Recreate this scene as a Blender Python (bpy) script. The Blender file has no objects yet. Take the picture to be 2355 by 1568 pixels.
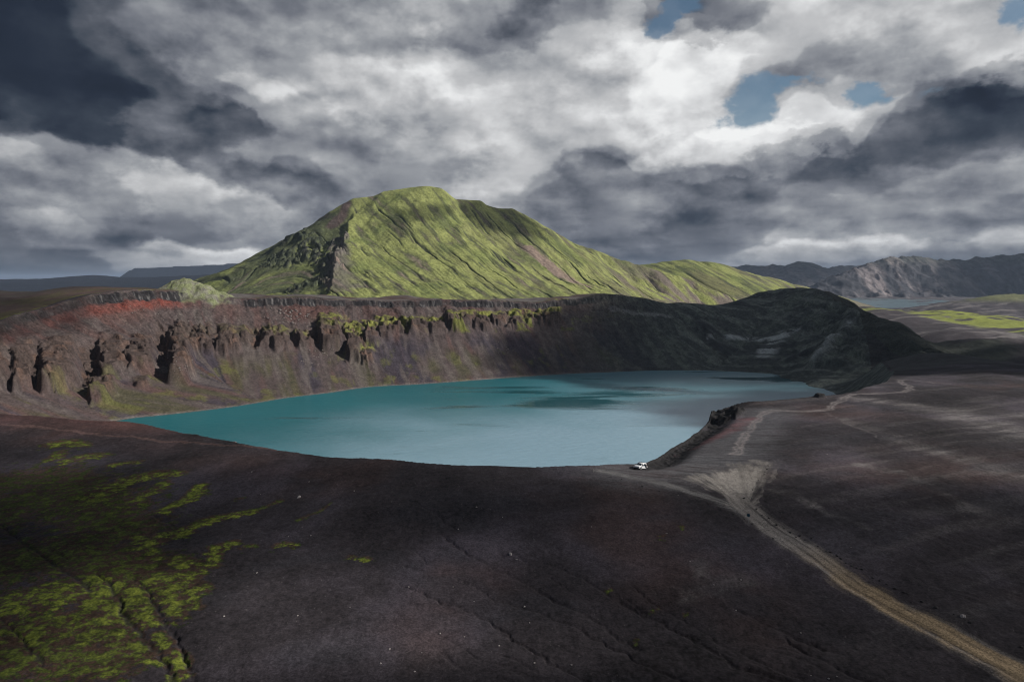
import bpy, bmesh, math, random
import numpy as np
from concurrent.futures import ThreadPoolExecutor
from mathutils import Vector, Matrix

Q = 1.0            # mesh resolution (1 = final)
R = math.radians
scene = bpy.context.scene
col = scene.collection
F4 = np.float32

# ------------------------------------------------------------------ camera
CAMZ = 50.0
PITCH = math.atan(144.0 / 1570.0)
cam_d = bpy.data.cameras.new("camera")
cam_d.sensor_width = 36.0
cam_d.lens = 1570.0 / 2354.0 * 36.0
cam_d.clip_start = 0.5
cam_d.clip_end = 80000.0
cam = bpy.data.objects.new("camera", cam_d)
cam.location = (0, 0, CAMZ)
cam.rotation_euler = (R(90) - PITCH, 0, 0)
col.objects.link(cam)
scene.camera = cam

CP, SP = math.cos(PITCH), math.sin(PITCH)


def ray(u, v):
    """direction (x/y, z/y) of a spot measured in the 2354 x 1568 photograph"""
    r, up = (u - 1177.0) / 1570.0, (784.0 - v) / 1570.0
    y = CP + up * SP
    return r / y, (-SP + up * CP) / y


def at(u, v, y):
    a, b = ray(u, v)
    return (a * y, y, CAMZ + b * y)


# ------------------------------------------------------------------ light
SUN_AZ, SUN_EL = R(100), R(31)
SDIR = Vector((math.cos(SUN_EL) * math.sin(SUN_AZ), math.cos(SUN_EL) * math.cos(SUN_AZ), math.sin(SUN_EL)))
sun_d = bpy.data.lights.new("sun", 'SUN')
sun_d.energy = 4.9
sun_d.angle = R(0.6)
sun_d.color = (1.0, 0.95, 0.88)
sun = bpy.data.objects.new("sun", sun_d)
sun.rotation_euler = (-SDIR).to_track_quat('-Z', 'Y').to_euler()
sun.location = (300, 0, 500)
col.objects.link(sun)

scene.view_settings.view_transform = 'Standard'
scene.view_settings.look = 'None'
scene.view_settings.exposure = 0.0
scene.view_settings.gamma = 1.0
scene.cycles.use_denoising = True
scene.cycles.filter_width = 1.05
scene.cycles.max_bounces = 5
scene.cycles.diffuse_bounces = 2
scene.cycles.glossy_bounces = 2
scene.cycles.transparent_max_bounces = 16
scene.cycles.volume_bounces = 0


class NT:
    """small helper to write node trees"""

    def __init__(self, tree):
        self.t = tree

    def n(self, kind, **kw):
        nd = self.t.nodes.new(kind)
        for k, v in kw.items():
            setattr(nd, k, v)
        return nd

    def link(self, a, b):
        self.t.links.new(a, b)

    def put(self, sock, v):
        if hasattr(v, 'is_linked') or hasattr(v, 'links'):
            self.link(v, sock)
        elif v is not None:
            sock.default_value = v

    def m(self, op, a, b=None, c=None, clamp=False):
        nd = self.n('ShaderNodeMath', operation=op, use_clamp=clamp)
        for i, v in enumerate((a, b, c)):
            if v is not None:
                self.put(nd.inputs[i], v)
        return nd.outputs[0]

    def vm(self, op, a, b=None, s=None):
        nd = self.n('ShaderNodeVectorMath', operation=op)
        self.put(nd.inputs[0], a)
        if b is not None:
            self.put(nd.inputs[1], b)
        if s is not None:
            self.put(nd.inputs['Scale'], s)
        return nd.outputs[0]

    def noise(self, vec, scale, detail=4, rough=0.5, dist=0.0, color=False, lac=2.0):
        nd = self.n('ShaderNodeTexNoise')
        self.put(nd.inputs['Vector'], vec)
        nd.inputs['Scale'].default_value = scale
        nd.inputs['Detail'].default_value = detail
        nd.inputs['Roughness'].default_value = rough
        nd.inputs['Lacunarity'].default_value = lac
        nd.inputs['Distortion'].default_value = dist
        return nd.outputs['Color'] if color else nd.outputs['Fac']

    def ramp(self, fac, stops, interp='LINEAR'):
        nd = self.n('ShaderNodeValToRGB')
        cr = nd.color_ramp
        cr.interpolation = interp
        while len(cr.elements) > 1:
            cr.elements.remove(cr.elements[-1])
        cr.elements[0].position = stops[0][0]
        cr.elements[0].color = tuple(stops[0][1]) + (1,)
        for p, c in stops[1:]:
            e = cr.elements.new(p)
            e.color = tuple(c) + (1,)
        self.put(nd.inputs[0], fac)
        return nd.outputs[0]

    def mix(self, fac, a, b, mode='MIX'):
        nd = self.n('ShaderNodeMix', data_type='RGBA', blend_type=mode)
        self.put(nd.inputs[0], fac)
        self.put(nd.inputs[6], a)
        self.put(nd.inputs[7], b)
        return nd.outputs[2]

    def rng(self, v, a, b, c=0.0, d=1.0, kind='SMOOTHSTEP'):
        nd = self.n('ShaderNodeMapRange', interpolation_type=kind)
        self.put(nd.inputs[0], v)
        nd.inputs[1].default_value, nd.inputs[2].default_value = a, b
        nd.inputs[3].default_value, nd.inputs[4].default_value = c, d
        return nd.outputs[0]


def lin(c):
    c = c / 255.0
    return c / 12.92 if c <= 0.04045 else ((c + 0.055) / 1.055) ** 2.4


def rgb(r, g, b):
    return (lin(r), lin(g), lin(b))


# ---- sky: Nishita blue behind a broken deck of clouds laid out by compass direction
SKYROWS = {
    0:   [45, 62, 90, 105, 100, 105, 115, 125, 135, 160, 175, 150, 95, 100, 155, 195, 80, 95, 190, 200, 190, 200, 200, 175],
    50:  [45, 66, 78, 112, 126, 122, 130, 150, 165, 168, 138, 128, 92, 120, 190, 160, 95, 105, 185, 205, 172, 185, 205, 150],
    100: [45, 60, 65, 105, 125, 125, 150, 165, 160, 145, 195, 160, 140, 160, 200, 212, 205, 185, 192, 172, 150, 165, 185, 205],
    150: [46, 58, 62, 84, 115, 165, 165, 170, 205, 198, 210, 155, 180, 185, 205, 226, 218, 205, 190, 152, 148, 172, 165, 190],
    200: [48, 52, 55, 60, 98, 150, 205, 170, 200, 205, 220, 215, 190, 152, 172, 222, 220, 165, 135, 165, 180, 160, 108, 88],
    250: [52, 52, 55, 64, 115, 88, 140, 178, 205, 185, 205, 214, 190, 176, 190, 222, 195, 170, 165, 205, 178, 130, 78, 80],
    300: [132, 115, 72, 112, 110, 80, 105, 155, 165, 150, 165, 200, 202, 200, 206, 226, 230, 228, 222, 205, 140, 90, 76, 80],
    350: [128, 126, 100, 108, 112, 118, 152, 130, 155, 140, 145, 180, 205, 192, 150, 215, 195, 218, 155, 92, 108, 100, 92, 140],
    400: [112, 122, 122, 148, 165, 148, 98, 100, 140, 150, 150, 170, 190, 160, 112, 140, 105, 120, 115, 108, 130, 165, 150, 178],
    450: [108, 104, 115, 122, 155, 132, 130, 118, 125, 130, 140, 165, 170, 122, 112, 135, 108, 125, 120, 168, 140, 150, 178, 155],
    500: [108, 152, 130, 118, 115, 128, 132, 122, 125, 130, 140, 150, 150, 110, 125, 120, 112, 125, 115, 120, 112, 130, 120, 110],
    550: [82, 125, 138, 88, 88, 98, 118, 120, 120, 120, 130, 140, 140, 118, 100, 100, 112, 118, 180, 160, 178, 150, 118, 152],
    585: [72, 82, 88, 182, 150, 190, 165, 120, 120, 120, 120, 120, 120, 120, 108, 104, 108, 150, 138, 108, 104, 100, 95, 90],
    630: [62, 70, 80, 95, 92, 96, 102, 110, 110, 110, 110, 115, 120, 125, 128, 125, 120, 108, 100, 95, 92, 88, 85, 82],
    700: [62, 70, 78, 90, 92, 96, 102, 110, 110, 110, 110, 115, 120, 125, 125, 122, 115, 105, 98, 95, 92, 88, 85, 82],
}
sky_v = sorted(SKYROWS)
sky_t = np.array([SKYROWS[k] for k in sky_v], float)


def sky_lum(az, el):
    x, y, z = math.cos(el) * math.sin(az), math.cos(el) * math.cos(az), math.sin(el)
    f = y * CP - z * SP
    u = 1177 + 1570 * x / f
    v = 784 - 1570 * (y * SP + z * CP) / f
    uu = min(max(u / 100.0, 0), 22.999)
    i = int(uu)
    fu = uu - i
    colv = sky_t[:, i] * (1 - fu) + sky_t[:, i + 1] * fu
    return float(np.interp(v, sky_v, colv)) / 255.0


world = bpy.data.worlds.new("World")
scene.world = world
world.use_nodes = True
world.node_tree.nodes.clear()
W = NT(world.node_tree)
gen = W.n('ShaderNodeTexCoord').outputs['Generated']
sep = W.n('ShaderNodeSeparateXYZ')
W.link(gen, sep.inputs[0])
dx, dy, dz = sep.outputs
# position on the cloud deck gives clouds that flatten towards the horizon
zc = W.m('ADD', W.m('MAXIMUM', dz, 0.0), 0.17)
deck = W.n('ShaderNodeCombineXYZ')
W.link(W.m('DIVIDE', dx, zc), deck.inputs[0])
W.link(W.m('DIVIDE', dy, zc), deck.inputs[1])
W.link(W.m('MULTIPLY', dz, 4.0), deck.inputs[2])
deck = deck.outputs[0]
az0 = W.m('ARCTAN2', dx, dy)
el0 = W.m('ARCSINE', dz)
w1 = W.n('ShaderNodeSeparateXYZ')
W.link(W.noise(deck, 1.3, 5, 0.5, 0.0, True), w1.inputs[0])
w2 = W.n('ShaderNodeSeparateXYZ')
stretch = W.vm('MULTIPLY', gen, (1.0, 1.0, 1.5))
W.link(W.noise(stretch, 9.0, 10, 0.56, 0.0, True), w2.inputs[0])
flat = W.rng(dz, 0.0, 0.22, 0.30, 1.0)
az = W.m('ADD', az0, W.m('ADD', W.m('MULTIPLY', W.m('SUBTRACT', w1.outputs[0], 0.5), 0.07),
                         W.m('MULTIPLY', W.m('SUBTRACT', w2.outputs[0], 0.5), 0.16)))
el = W.m('ADD', el0, W.m('MULTIPLY', flat, W.m('ADD', W.m('MULTIPLY', W.m('SUBTRACT', w1.outputs[1], 0.5), 0.03),
                         W.m('MULTIPLY', W.m('SUBTRACT', w2.outputs[1], 0.5), 0.12))))
AZ0, AZ1 = R(-39), R(39)
EL0, EL1, NR = R(-2), R(22.5), 16
pos = W.m('DIVIDE', W.m('SUBTRACT', az, AZ0), AZ1 - AZ0)
rowf = W.m('MULTIPLY', W.m('SUBTRACT', el, EL0), (NR - 1) / (EL1 - EL0))
rowf = W.m('MINIMUM', W.m('MAXIMUM', rowf, 0.0), float(NR - 1))
total = None
for j in range(NR):
    e_j = EL0 + (EL1 - EL0) * j / (NR - 1)
    stops = []
    for k in range(32):
        a_k = AZ0 + (AZ1 - AZ0) * k / 31
        L = sky_lum(a_k, e_j)
        stops.append((k / 31, (L, L, L)))
    r_j = W.ramp(pos, stops, 'CARDINAL')
    wj = W.m('SUBTRACT', 1.0, W.m('ABSOLUTE', W.m('SUBTRACT', rowf, float(j))), clamp=True)
    wj = W.m('MULTIPLY', wj, r_j)
    total = wj if total is None else W.m('ADD', total, wj)
# away from the framed part of the sky the deck is an even broken grey
away = W.m('MAXIMUM', W.rng(W.m('ABSOLUTE', az0), R(42), R(70)), W.rng(el0, R(24), R(36)))
evenl = W.m('ADD', 0.22, W.m('MULTIPLY', w1.outputs[2], 0.40))
lum = W.m('ADD', W.m('MULTIPLY', total, W.m('SUBTRACT', 1.0, away)), W.m('MULTIPLY', evenl, away))
# billows: cloud cover at a spot less the cover a step towards the light gives bright crowns and shaded bases
def cover(vec):
    return W.rng(W.noise(vec, 2.6, 10, 0.50, 0.0), 0.36, 0.66, 0.0, 1.0)


def cover2(vec):
    return W.rng(W.noise(vec, 8.5, 10, 0.53, 0.0), 0.36, 0.66, 0.0, 1.0)


c0 = cover(deck)
c1 = cover(W.vm('ADD', deck, (0.06, -0.14, 0.0)))
s0 = cover2(stretch)
s1 = cover2(W.vm('ADD', stretch, (0.010, -0.002, 0.026)))
pa = W.noise(stretch, 16.0, 10, 0.6, 0.0)
# iso-levels of a smooth field plus noise break into ragged, crisp-edged layers
nz_ = W.m('SUBTRACT', W.noise(stretch, 5.0, 12, 0.55, 0.0), 0.5)
LV = 5.5
q_ = W.m('MULTIPLY', W.m('ADD', lum, W.m('MULTIPLY', nz_, 0.55)), LV)
fl_ = W.m('FLOOR', q_)
stp = W.m('DIVIDE', W.m('ADD', fl_, W.rng(W.m('SUBTRACT', q_, fl_), 0.28, 0.72)), LV)
amp = W.rng(lum, 0.15, 0.5, 0.25, 1.0)
lum = W.m('ADD', W.m('MULTIPLY', lum, 0.42), W.m('MULTIPLY', W.m('SUBTRACT', stp, W.m('MULTIPLY', nz_, 0.30)), 0.58))
lum = W.m('ADD', lum, W.m('MULTIPLY', amp, W.m('ADD', W.m('MULTIPLY', W.m('SUBTRACT', c0, c1), 0.05), W.m('MULTIPLY', W.m('SUBTRACT', s0, s1), 0.19))))
# banks whose tops stand out against what is behind them: (outline, brightness just below it, how deep that reaches)
nf_ = W.m('SUBTRACT', W.noise(stretch, 22.0, 8, 0.6, 0.0), 0.5)
el_r = W.m('ADD', el0, W.m('ADD', W.m('MULTIPLY', nz_, 0.055), W.m('MULTIPLY', nf_, 0.030)))
az_r = W.m('ADD', az0, W.m('MULTIPLY', W.m('SUBTRACT', w2.outputs[2], 0.5), 0.05))
pos_r = W.m('DIVIDE', W.m('SUBTRACT', az_r, AZ0), AZ1 - AZ0)


def azel(u, v):
    a, b = ray(u, v)
    a_ = math.atan(a)
    return a_, math.atan(b * math.cos(a_))


def bank(pts, A, hpx, fade=40, soft=0.008):
    q = [azel(*p) for p in pts]
    st = [((a - AZ0) / (AZ1 - AZ0), (e - EL0) / (EL1 - EL0)) for a, e in q]
    cur = W.ramp(pos_r, [(min(max(p, 0), 1), (e, e, e)) for p, e in st], 'EASE')
    d = W.m('SUBTRACT', W.m('ADD', EL0, W.m('MULTIPLY', cur, EL1 - EL0)), el_r)
    f = fade / 1570.0
    lo = (q[0][0] - f, q[0][0] + f) if pts[0][0] > 0 else (q[0][0] - 1.0, q[0][0] - 0.9)
    win = W.m('MULTIPLY', W.rng(az_r, *lo), W.rng(az_r, q[-1][0] - f, q[-1][0] + f, 1.0, 0.0))
    ins = W.rng(d, -soft * 0.3, soft)
    ex = W.m('POWER', 2.718, W.m('MULTIPLY', W.m('MAXIMUM', d, 0.0), -1570.0 / hpx))
    return W.m('MULTIPLY', W.m('MULTIPLY', ins, ex), W.m('MULTIPLY', win, A)), ins, win


adds = []
for args in (([(-60, 292), (100, 297), (150, 330), (220, 345), (300, 362), (370, 375), (450, 400), (520, 435), (600, 440), (660, 470)], 0.26, 75),
             ([(-60, 470), (60, 474), (130, 463), (180, 488), (205, 520)], 0.16, 32),
             ([(300, 556), (360, 553), (400, 562), (450, 560), (500, 568), (560, 563), (630, 574)], 0.42, 30),
             ([(560, 205), (640, 195), (720, 240), (760, 232)], 0.10, 60),
             ([(1430, 385), (1480, 352), (1560, 330), (1600, 300), (1650, 287), (1740, 290), (1760, 285), (1800, 240), (1840, 203), (1880, 215), (1920, 250), (1960, 255), (2020, 240), (2090, 213)], 0.12, 60),
             ([(1480, 140), (1540, 82), (1600, 50), (1700, 62), (1780, 90)], 0.12, 60),
             ([(1830, 395), (1880, 332), (1930, 318), (1960, 340), (2040, 262), (2080, 225), (2120, 190), (2200, 175), (2300, 180), (2420, 185)], -0.13, 120),
             ([(1170, 440), (1250, 390), (1300, 352), (1360, 345), (1430, 352), (1470, 395), (1560, 385), (1640, 372), (1760, 400)], -0.15, 70),
             ([(590, 392), (640, 356), (700, 352), (770, 392)], -0.14, 50),
             ([(425, 270), (460, 245), (540, 240), (610, 290)], -0.14, 60),
             ([(1690, 580), (1740, 560), (1800, 545), (1900, 540), (2000, 535), (2100, 548), (2200, 562), (2300, 530), (2420, 525)], 0.26, 24),
             ([(1940, 430), (2000, 440), (2150, 400), (2250, 350), (2420, 340)], 0.12, 40),
             ([(1270, 575), (1350, 553), (1400, 560), (1450, 580)], 0.12, 22)):
    adds.append(bank(*args)[0])
for x_ in adds:
    lum = W.m('ADD', lum, x_)
_, lowc, _w = bank([(1590, 305), (1650, 287), (1740, 290), (1760, 285), (1800, 240), (1840, 203), (1880, 215), (1920, 250), (1960, 255), (2020, 240), (2090, 213), (2150, 190)], 1, 50)
lum = W.m('ADD', W.m('MULTIPLY', W.m('SUBTRACT', lum, 0.5), 1.06), 0.485)
cloud = W.ramp(lum, [(0.0, rgb(14, 20, 30)), (0.17, rgb(38, 46, 60)), (0.25, rgb(58, 66, 78)), (0.34, rgb(84, 89, 99)),
                     (0.45, rgb(113, 117, 126)), (0.60, rgb(152, 155, 160)), (0.75, rgb(192, 193, 195)),
                     (0.90, rgb(228, 229, 230)), (1.0, rgb(244, 245, 245))])
nish = W.n('ShaderNodeTexSky', sky_type='NISHITA')
nish.sun_disc = False
nish.sun_elevation = SUN_EL
nish.sun_rotation = SUN_AZ
nish.altitude = 600
nish.air_density = 1.0
nish.dust_density = 0.4
blue = W.mix(1.0, nish.outputs[0], (0.064, 0.072, 0.070, 1), 'MULTIPLY')
holes = None
for u, v, su, sv in ((1660, 274, 40, 20), (1718, 252, 55, 36), (1785, 222, 55, 20), (1840, 205, 40, 10), (1950, 236, 42, 16), (2020, 222, 50, 13), (2085, 210, 40, 10), (1545, 62, 34, 16), (1600, 30, 40, 16), (2352, 45, 32, 34), (1935, 285, 16, 9)):
    a, b = ray(u, v)
    ac, ec = math.atan(a), math.atan(b * math.cos(math.atan(a)))
    ga = W.m('POWER', W.m('DIVIDE', W.m('SUBTRACT', az, ac), su / 1570.0 * 1.25), 2.0)
    ge = W.m('POWER', W.m('DIVIDE', W.m('SUBTRACT', el, ec), sv / 1570.0 * 1.25), 2.0)
    g = W.m('POWER', 2.718, W.m('MULTIPLY', W.m('ADD', ga, ge), -1.0))
    holes = g if holes is None else W.m('MAXIMUM', holes, g)
hole = W.rng(W.m('ADD', holes, W.m('MULTIPLY', W.m('ADD', W.m('SUBTRACT', pa, 0.5), W.m('MULTIPLY', nz_, 0.8)), 2.6)), 0.34, 0.90, 0.0, 0.82)
hole = W.m('MULTIPLY', hole, W.rng(holes, 0.10, 0.35))
hole = W.m('MULTIPLY', hole, W.m('SUBTRACT', 1.0, W.m('MULTIPLY', lowc, _w)))
skyc = W.mix(hole, cloud, blue)
bgn = W.n('ShaderNodeBackground')
W.link(skyc, bgn.inputs[0])
bgn.inputs[1].default_value = 1.0
wo = W.n('ShaderNodeOutputWorld')
W.link(bgn.outputs[0], wo.inputs[0])

# ------------------------------------------------------------------ numpy noise
_rs = np.random.RandomState(7)
PT = np.concatenate([_rs.permutation(1024)] * 3).astype(np.int32)
_ga = _rs.rand(1024) * 2 * math.pi
GX, GY = np.cos(_ga).astype(F4), np.sin(_ga).astype(F4)


def pn(x, y, s=0):
    xf = np.floor(x)
    yf = np.floor(y)
    xi = (xf.astype(np.int32) + s * 37) & 1023
    yi = (yf.astype(np.int32) + s * 101) & 1023
    fx = (x - xf).astype(F4)
    fy = (y - yf).astype(F4)
    ux = fx * fx * fx * (fx * (fx * 6 - 15) + 10)
    uy = fy * fy * fy * (fy * (fy * 6 - 15) + 10)
    a = PT[xi]
    b = PT[(xi + 1) & 1023]
    h00, h01, h10, h11 = PT[a + yi], PT[a + yi + 1], PT[b + yi], PT[b + yi + 1]
    n00 = GX[h00] * fx + GY[h00] * fy
    n01 = GX[h01] * fx + GY[h01] * (fy - 1)
    n10 = GX[h10] * (fx - 1) + GY[h10] * fy
    n11 = GX[h11] * (fx - 1) + GY[h11] * (fy - 1)
    n0 = n00 + (n10 - n00) * ux
    n1 = n01 + (n11 - n01) * ux
    return (n0 + (n1 - n0) * uy) * F4(1.5)


def fbm(x, y, o=4, g=0.5, s=0):
    r = 0
    a, f = 1.0, 1.0
    for i in range(o):
        r = r + a * pn(x * f, y * f, s + i)
        a *= g
        f *= 2.03
    return r


def ridged(x, y, o=4, g=0.5, s=0):
    r = 0
    a, f, t = 1.0, 1.0, 0.0
    for i in range(o):
        r = r + a * (1 - np.abs(pn(x * f, y * f, s + i)) * 1.7)
        t += a
        a *= g
        f *= 2.07
    return r / t


def ss(a, b, x):
    t = np.clip((x - a) / (b - a), 0, 1)
    return t * t * (3 - 2 * t)


def seg_d(x, y, p, q):
    """distance to a segment and the place along it"""
    ex, ey = q[0] - p[0], q[1] - p[1]
    t = np.clip(((x - p[0]) * ex + (y - p[1]) * ey) / (ex * ex + ey * ey + 1e-9), 0, 1)
    return np.hypot(x - p[0] - t * ex, y - p[1] - t * ey), t


def smooth_pts(pts, n=4, closed=False):
    """Catmull-Rom through the points"""
    P = [np.array(p, float) for p in pts]
    out = []
    m = len(P)
    for i in range(m if closed else m - 1):
        a = P[(i - 1) % m] if closed or i > 0 else P[i]
        b, c = P[i], P[(i + 1) % m]
        d = P[(i + 2) % m] if closed or i + 2 < m else c
        for k in range(n):
            t = k / n
            out.append(0.5 * ((2 * b) + (-a + c) * t + (2 * a - 5 * b + 4 * c - d) * t * t + (-a + 3 * b - 3 * c + d) * t ** 3))
    if not closed:
        out.append(P[-1])
    return out


# ------------------------------------------------------------------ crater plan
ZW = -40.0
shore_far = [(265, 968), (400, 952), (540, 935), (660, 915), (760, 903), (850, 890), (960, 884), (1060, 877), (1180, 868), (1300, 860),
             (1400, 856), (1500, 852), (1600, 852), (1700, 855), (1790, 861), (1850, 868), (1900, 880)]
SH = []
for u, v in shore_far:
    a, b = ray(u, v)
    y = (ZW - CAMZ) / b
    SH.append((a * y, y))
SH += [(250, 520), (210, 450), (175, 395), (142, 350), (108, 318), (70, 290), (30, 240), (0, 232), (-60, 240), (-110, 262),
       (-160, 290), (-215, 330), (-258, 372)]


def zplane(u, v, z):
    a, b = ray(u, v)
    y = (z - CAMZ) / b
    return (a * y, y, z)


RIM = [at(-120, 800, 430), at(0, 737, 480), at(120, 700, 535), at(256, 669, 585), at(400, 668, 625), at(560, 683, 655), at(700, 686, 680), at(850, 688, 705),
       at(1000, 690, 725), at(1150, 690, 748), at(1300, 689, 770), at(1360, 676, 780), at(1425, 670, 788), at(1480, 684, 796),
       at(1520, 696, 805), at(1600, 700, 825), at(1680, 695, 840), at(1750, 671, 850), at(1800, 664, 840), at(1850, 662, 815), at(1885, 668, 785),
       (352, 700, -8), (325, 625, -28), (296, 550, -24), (265, 475, -12), (228, 400, -4.5), (186, 335, -1.0), (148, 296, -0.5),
       zplane(1885, 913, -0.5), zplane(1780, 924, -0.8), zplane(1690, 920, 0.3), zplane(1642, 938, -1.2), zplane(1620, 972, -3.2),
       zplane(1540, 1018, -2.2), zplane(1490, 1048, -0.6), zplane(1400, 1062, 0), zplane(1300, 1069, 0), zplane(1200, 1073, 0),
       zplane(1100, 1073, 0.1), zplane(1000, 1071, 0.2), zplane(850, 1060, 0.3), zplane(700, 1045, 0.3), zplane(560, 1020, 0.3),
       zplane(400, 990, 0.2), zplane(290, 974, 0), zplane(130, 968, 0), (-235, 262, 2.0), (-310, 305, 6.0), (-352, 360, 10.0)]

# regional surface: scattered heights
BP = [tuple(p) for p in RIM]
BP += [(-40, 60, -9), (-90, 90, -9), (-150, 130, -9), (0, 110, -6.5), (60, 75, -8), (110, 100, -6), (60, 130, -4), (-60, 150, -4.5), (-150, 190, -4), (-300, 200, -6),
       (0, 0, -14), (-150, 0, -20), (200, 0, -10), (0, -300, -30), (-500, -200, -30), (500, -300, -30), (-600, 200, -10), (-420, 300, 0),
       (90, 190, 0.2), (70, 155, -1.0), (130, 220, 0.8), (180, 240, 1.0), (150, 150, -3), (220, 330, 0.4), (260, 300, 1.2), (340, 330, 0.5), (330, 420, -4), (400, 430, -7), at(2012, 841, 490), at(2098, 825, 490), at(2157, 810, 505), at(2354, 841, 470), at(2250, 822, 480), at(2200, 800, 640),
       (300, 200, -3), (500, 200, -10), (500, 430, -14), (420, 520, -22), (380, 560, -24), (350, 640, -22), (420, 660, -30), (560, 620, -34), (700, 700, -38), (470, 800, -36),
       (430, 900, -30), (800, 400, -30), (1200, 600, -40),
       at(1978, 707, 1150), at(2060, 712, 1150), at(2145, 716, 1150), at(2230, 718, 1150), at(2305, 730, 1150), at(2370, 748, 1150), at(2500, 770, 1150),
       at(2150, 775, 800), at(2300, 790, 760),
       (900, 1400, -44), (1300, 1400, -45), (1000, 1700, -46), (1500, 1800, -46), (1200, 2300, -48), (1600, 2500, -48), (1400, 2800, -48), (2100, 2600, -46),
       (-120, 900, 20), (-300, 850, 26), (60, 900, 18), (-500, 800, 30), (-650, 760, 33), (-800, 700, 28), (-120, 1120, 6), (-450, 1100, 12), (200, 1100, -4), (400, 1200, -14),
       (150, 930, 6), (300, 1000, -8), (-460, 640, 36), (-520, 560, 30), (-600, 450, 22), (-900, 500, 10), (-700, 1100, 10), (-1000, 1500, -20), (-1500, 1000, -30),
       (-2000, 2500, -40), (0, 2600, -40), (-700, 2200, -35), (700, 2000, -40), (600, 1500, -34), (2500, 1500, -45), (3000, 3500, -45), (0, 4500, -45), (-3000, 4500, -45),
       (-3500, 1000, -45), (3500, -500, -40), (-3500, -1000, -40)]
BP = np.array(BP, float)
_c = 45.0
_K = np.sqrt((BP[:, None, 0] - BP[None, :, 0]) ** 2 + (BP[:, None, 1] - BP[None, :, 1]) ** 2 + _c * _c)
_n = len(BP)
_A = np.zeros((_n + 1, _n + 1))
_A[:_n, :_n] = _K - np.eye(_n) * 1.0
_A[:_n, _n] = 1
_A[_n, :_n] = 1
_wt = np.linalg.solve(_A, np.append(BP[:, 2], 0))


def base_eval(x, y):
    r = np.full(x.shape, _wt[_n])
    for i in range(_n):
        r = r + _wt[i] * np.sqrt((x - BP[i, 0]) ** 2 + (y - BP[i, 1]) ** 2 + _c * _c)
    return r


class Field:
    """values on a plain grid, read back bilinearly"""

    def __init__(self, x0, x1, y0, y1, d, fn):
        self.x0, self.y0, self.d = x0, y0, d
        xs = np.arange(x0, x1 + d, d)
        ys = np.arange(y0, y1 + d, d)
        X, Y = np.meshgrid(xs, ys)
        r = fn(X, Y)
        self.v = [a.astype(F4) for a in (r if isinstance(r, tuple) else (r,))]
        self.nx, self.ny = len(xs), len(ys)

    def __call__(self, x, y):
        fx = np.clip((x - self.x0) / self.d, 0, self.nx - 1.001)
        fy = np.clip((y - self.y0) / self.d, 0, self.ny - 1.001)
        ix, iy = fx.astype(np.int32), fy.astype(np.int32)
        fx = (fx - ix).astype(F4)
        fy = (fy - iy).astype(F4)
        out = []
        for v in self.v:
            a = v[iy, ix] * (1 - fx) + v[iy, ix + 1] * fx
            b = v[iy + 1, ix] * (1 - fx) + v[iy + 1, ix + 1] * fx
            out.append(a * (1 - fy) + b * fy)
        return out if len(out) > 1 else out[0]


B_near = Field(-1200, 1400, -300, 1600, 6, base_eval)
B_far = Field(-3600, 3600, -1200, 5000, 40, base_eval)


def base(x, y):
    n, f = B_near(x, y), B_far(x, y)
    e = np.maximum(np.abs(x - 100) - 1150, np.abs(y - 650) - 800)
    w = ss(0, 100, e)
    r = n * (1 - w) + f * w
    d = np.hypot(x, y)
    return r + (-45 - r) * ss(3000, 4500, d)


def poly_sd(X, Y, P):
    """signed distance (positive inside) and arc length along the outline"""
    best = np.full(X.shape, 1e9)
    arc = np.zeros(X.shape)
    inside = np.zeros(X.shape, bool)
    L = 0.0
    for i in range(len(P)):
        p, q = P[i], P[(i + 1) % len(P)]
        d, t = seg_d(X, Y, p, q)
        ln = math.hypot(q[0] - p[0], q[1] - p[1])
        m = d < best
        best = np.where(m, d, best)
        arc = np.where(m, L + t * ln, arc)
        L += ln
        c = ((p[1] > Y) != (q[1] > Y)) & (X < (q[0] - p[0]) * (Y - p[1]) / (q[1] - p[1] + 1e-12) + p[0])
        inside ^= c
    return np.where(inside, best, -best), arc


RIM2 = [(p[0], p[1]) for p in smooth_pts([(r[0], r[1]) for r in RIM], 3, True)]
SH2 = [(p[0], p[1]) for p in smooth_pts(SH, 3, True)]


def crater_fields(X, Y):
    dr, ar = poly_sd(X, Y, RIM2)
    ds, _ = poly_sd(X, Y, SH2)
    return dr, ds, ar


CF = Field(-620, 620, -60, 1050, 2.0, crater_fields)

# ------------------------------------------------------------------ ridge skeletons (mountains)
def ridge(x, y, S, k, c=0.0, soft=0.0, flat=0.0):
    """height of a ridge: the skeleton's height less a slope k (easing by c) away from it, and the arc length"""
    best = np.full(x.shape, -1e5, F4)
    arc = np.zeros(x.shape, F4)
    L = 0.0
    for i in range(len(S) - 1):
        d, t = seg_d(x, y, S[i], S[i + 1])
        if flat:
            d = np.maximum(d - flat, 0)
        if soft:
            d = np.sqrt(d * d + soft * soft) - soft
        z = S[i][2] + (S[i + 1][2] - S[i][2]) * t - (k * d - c * np.minimum(d, k / (2 * c)) ** 2 if c else k * d)
        m = z > best
        best = np.where(m, z, best)
        ln = math.hypot(S[i + 1][0] - S[i][0], S[i + 1][1] - S[i][1])
        arc = np.where(m, L + t * ln, arc)
        L += ln
    return best, arc





def sk(pts):
    return [at(*p) for p in pts]


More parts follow.
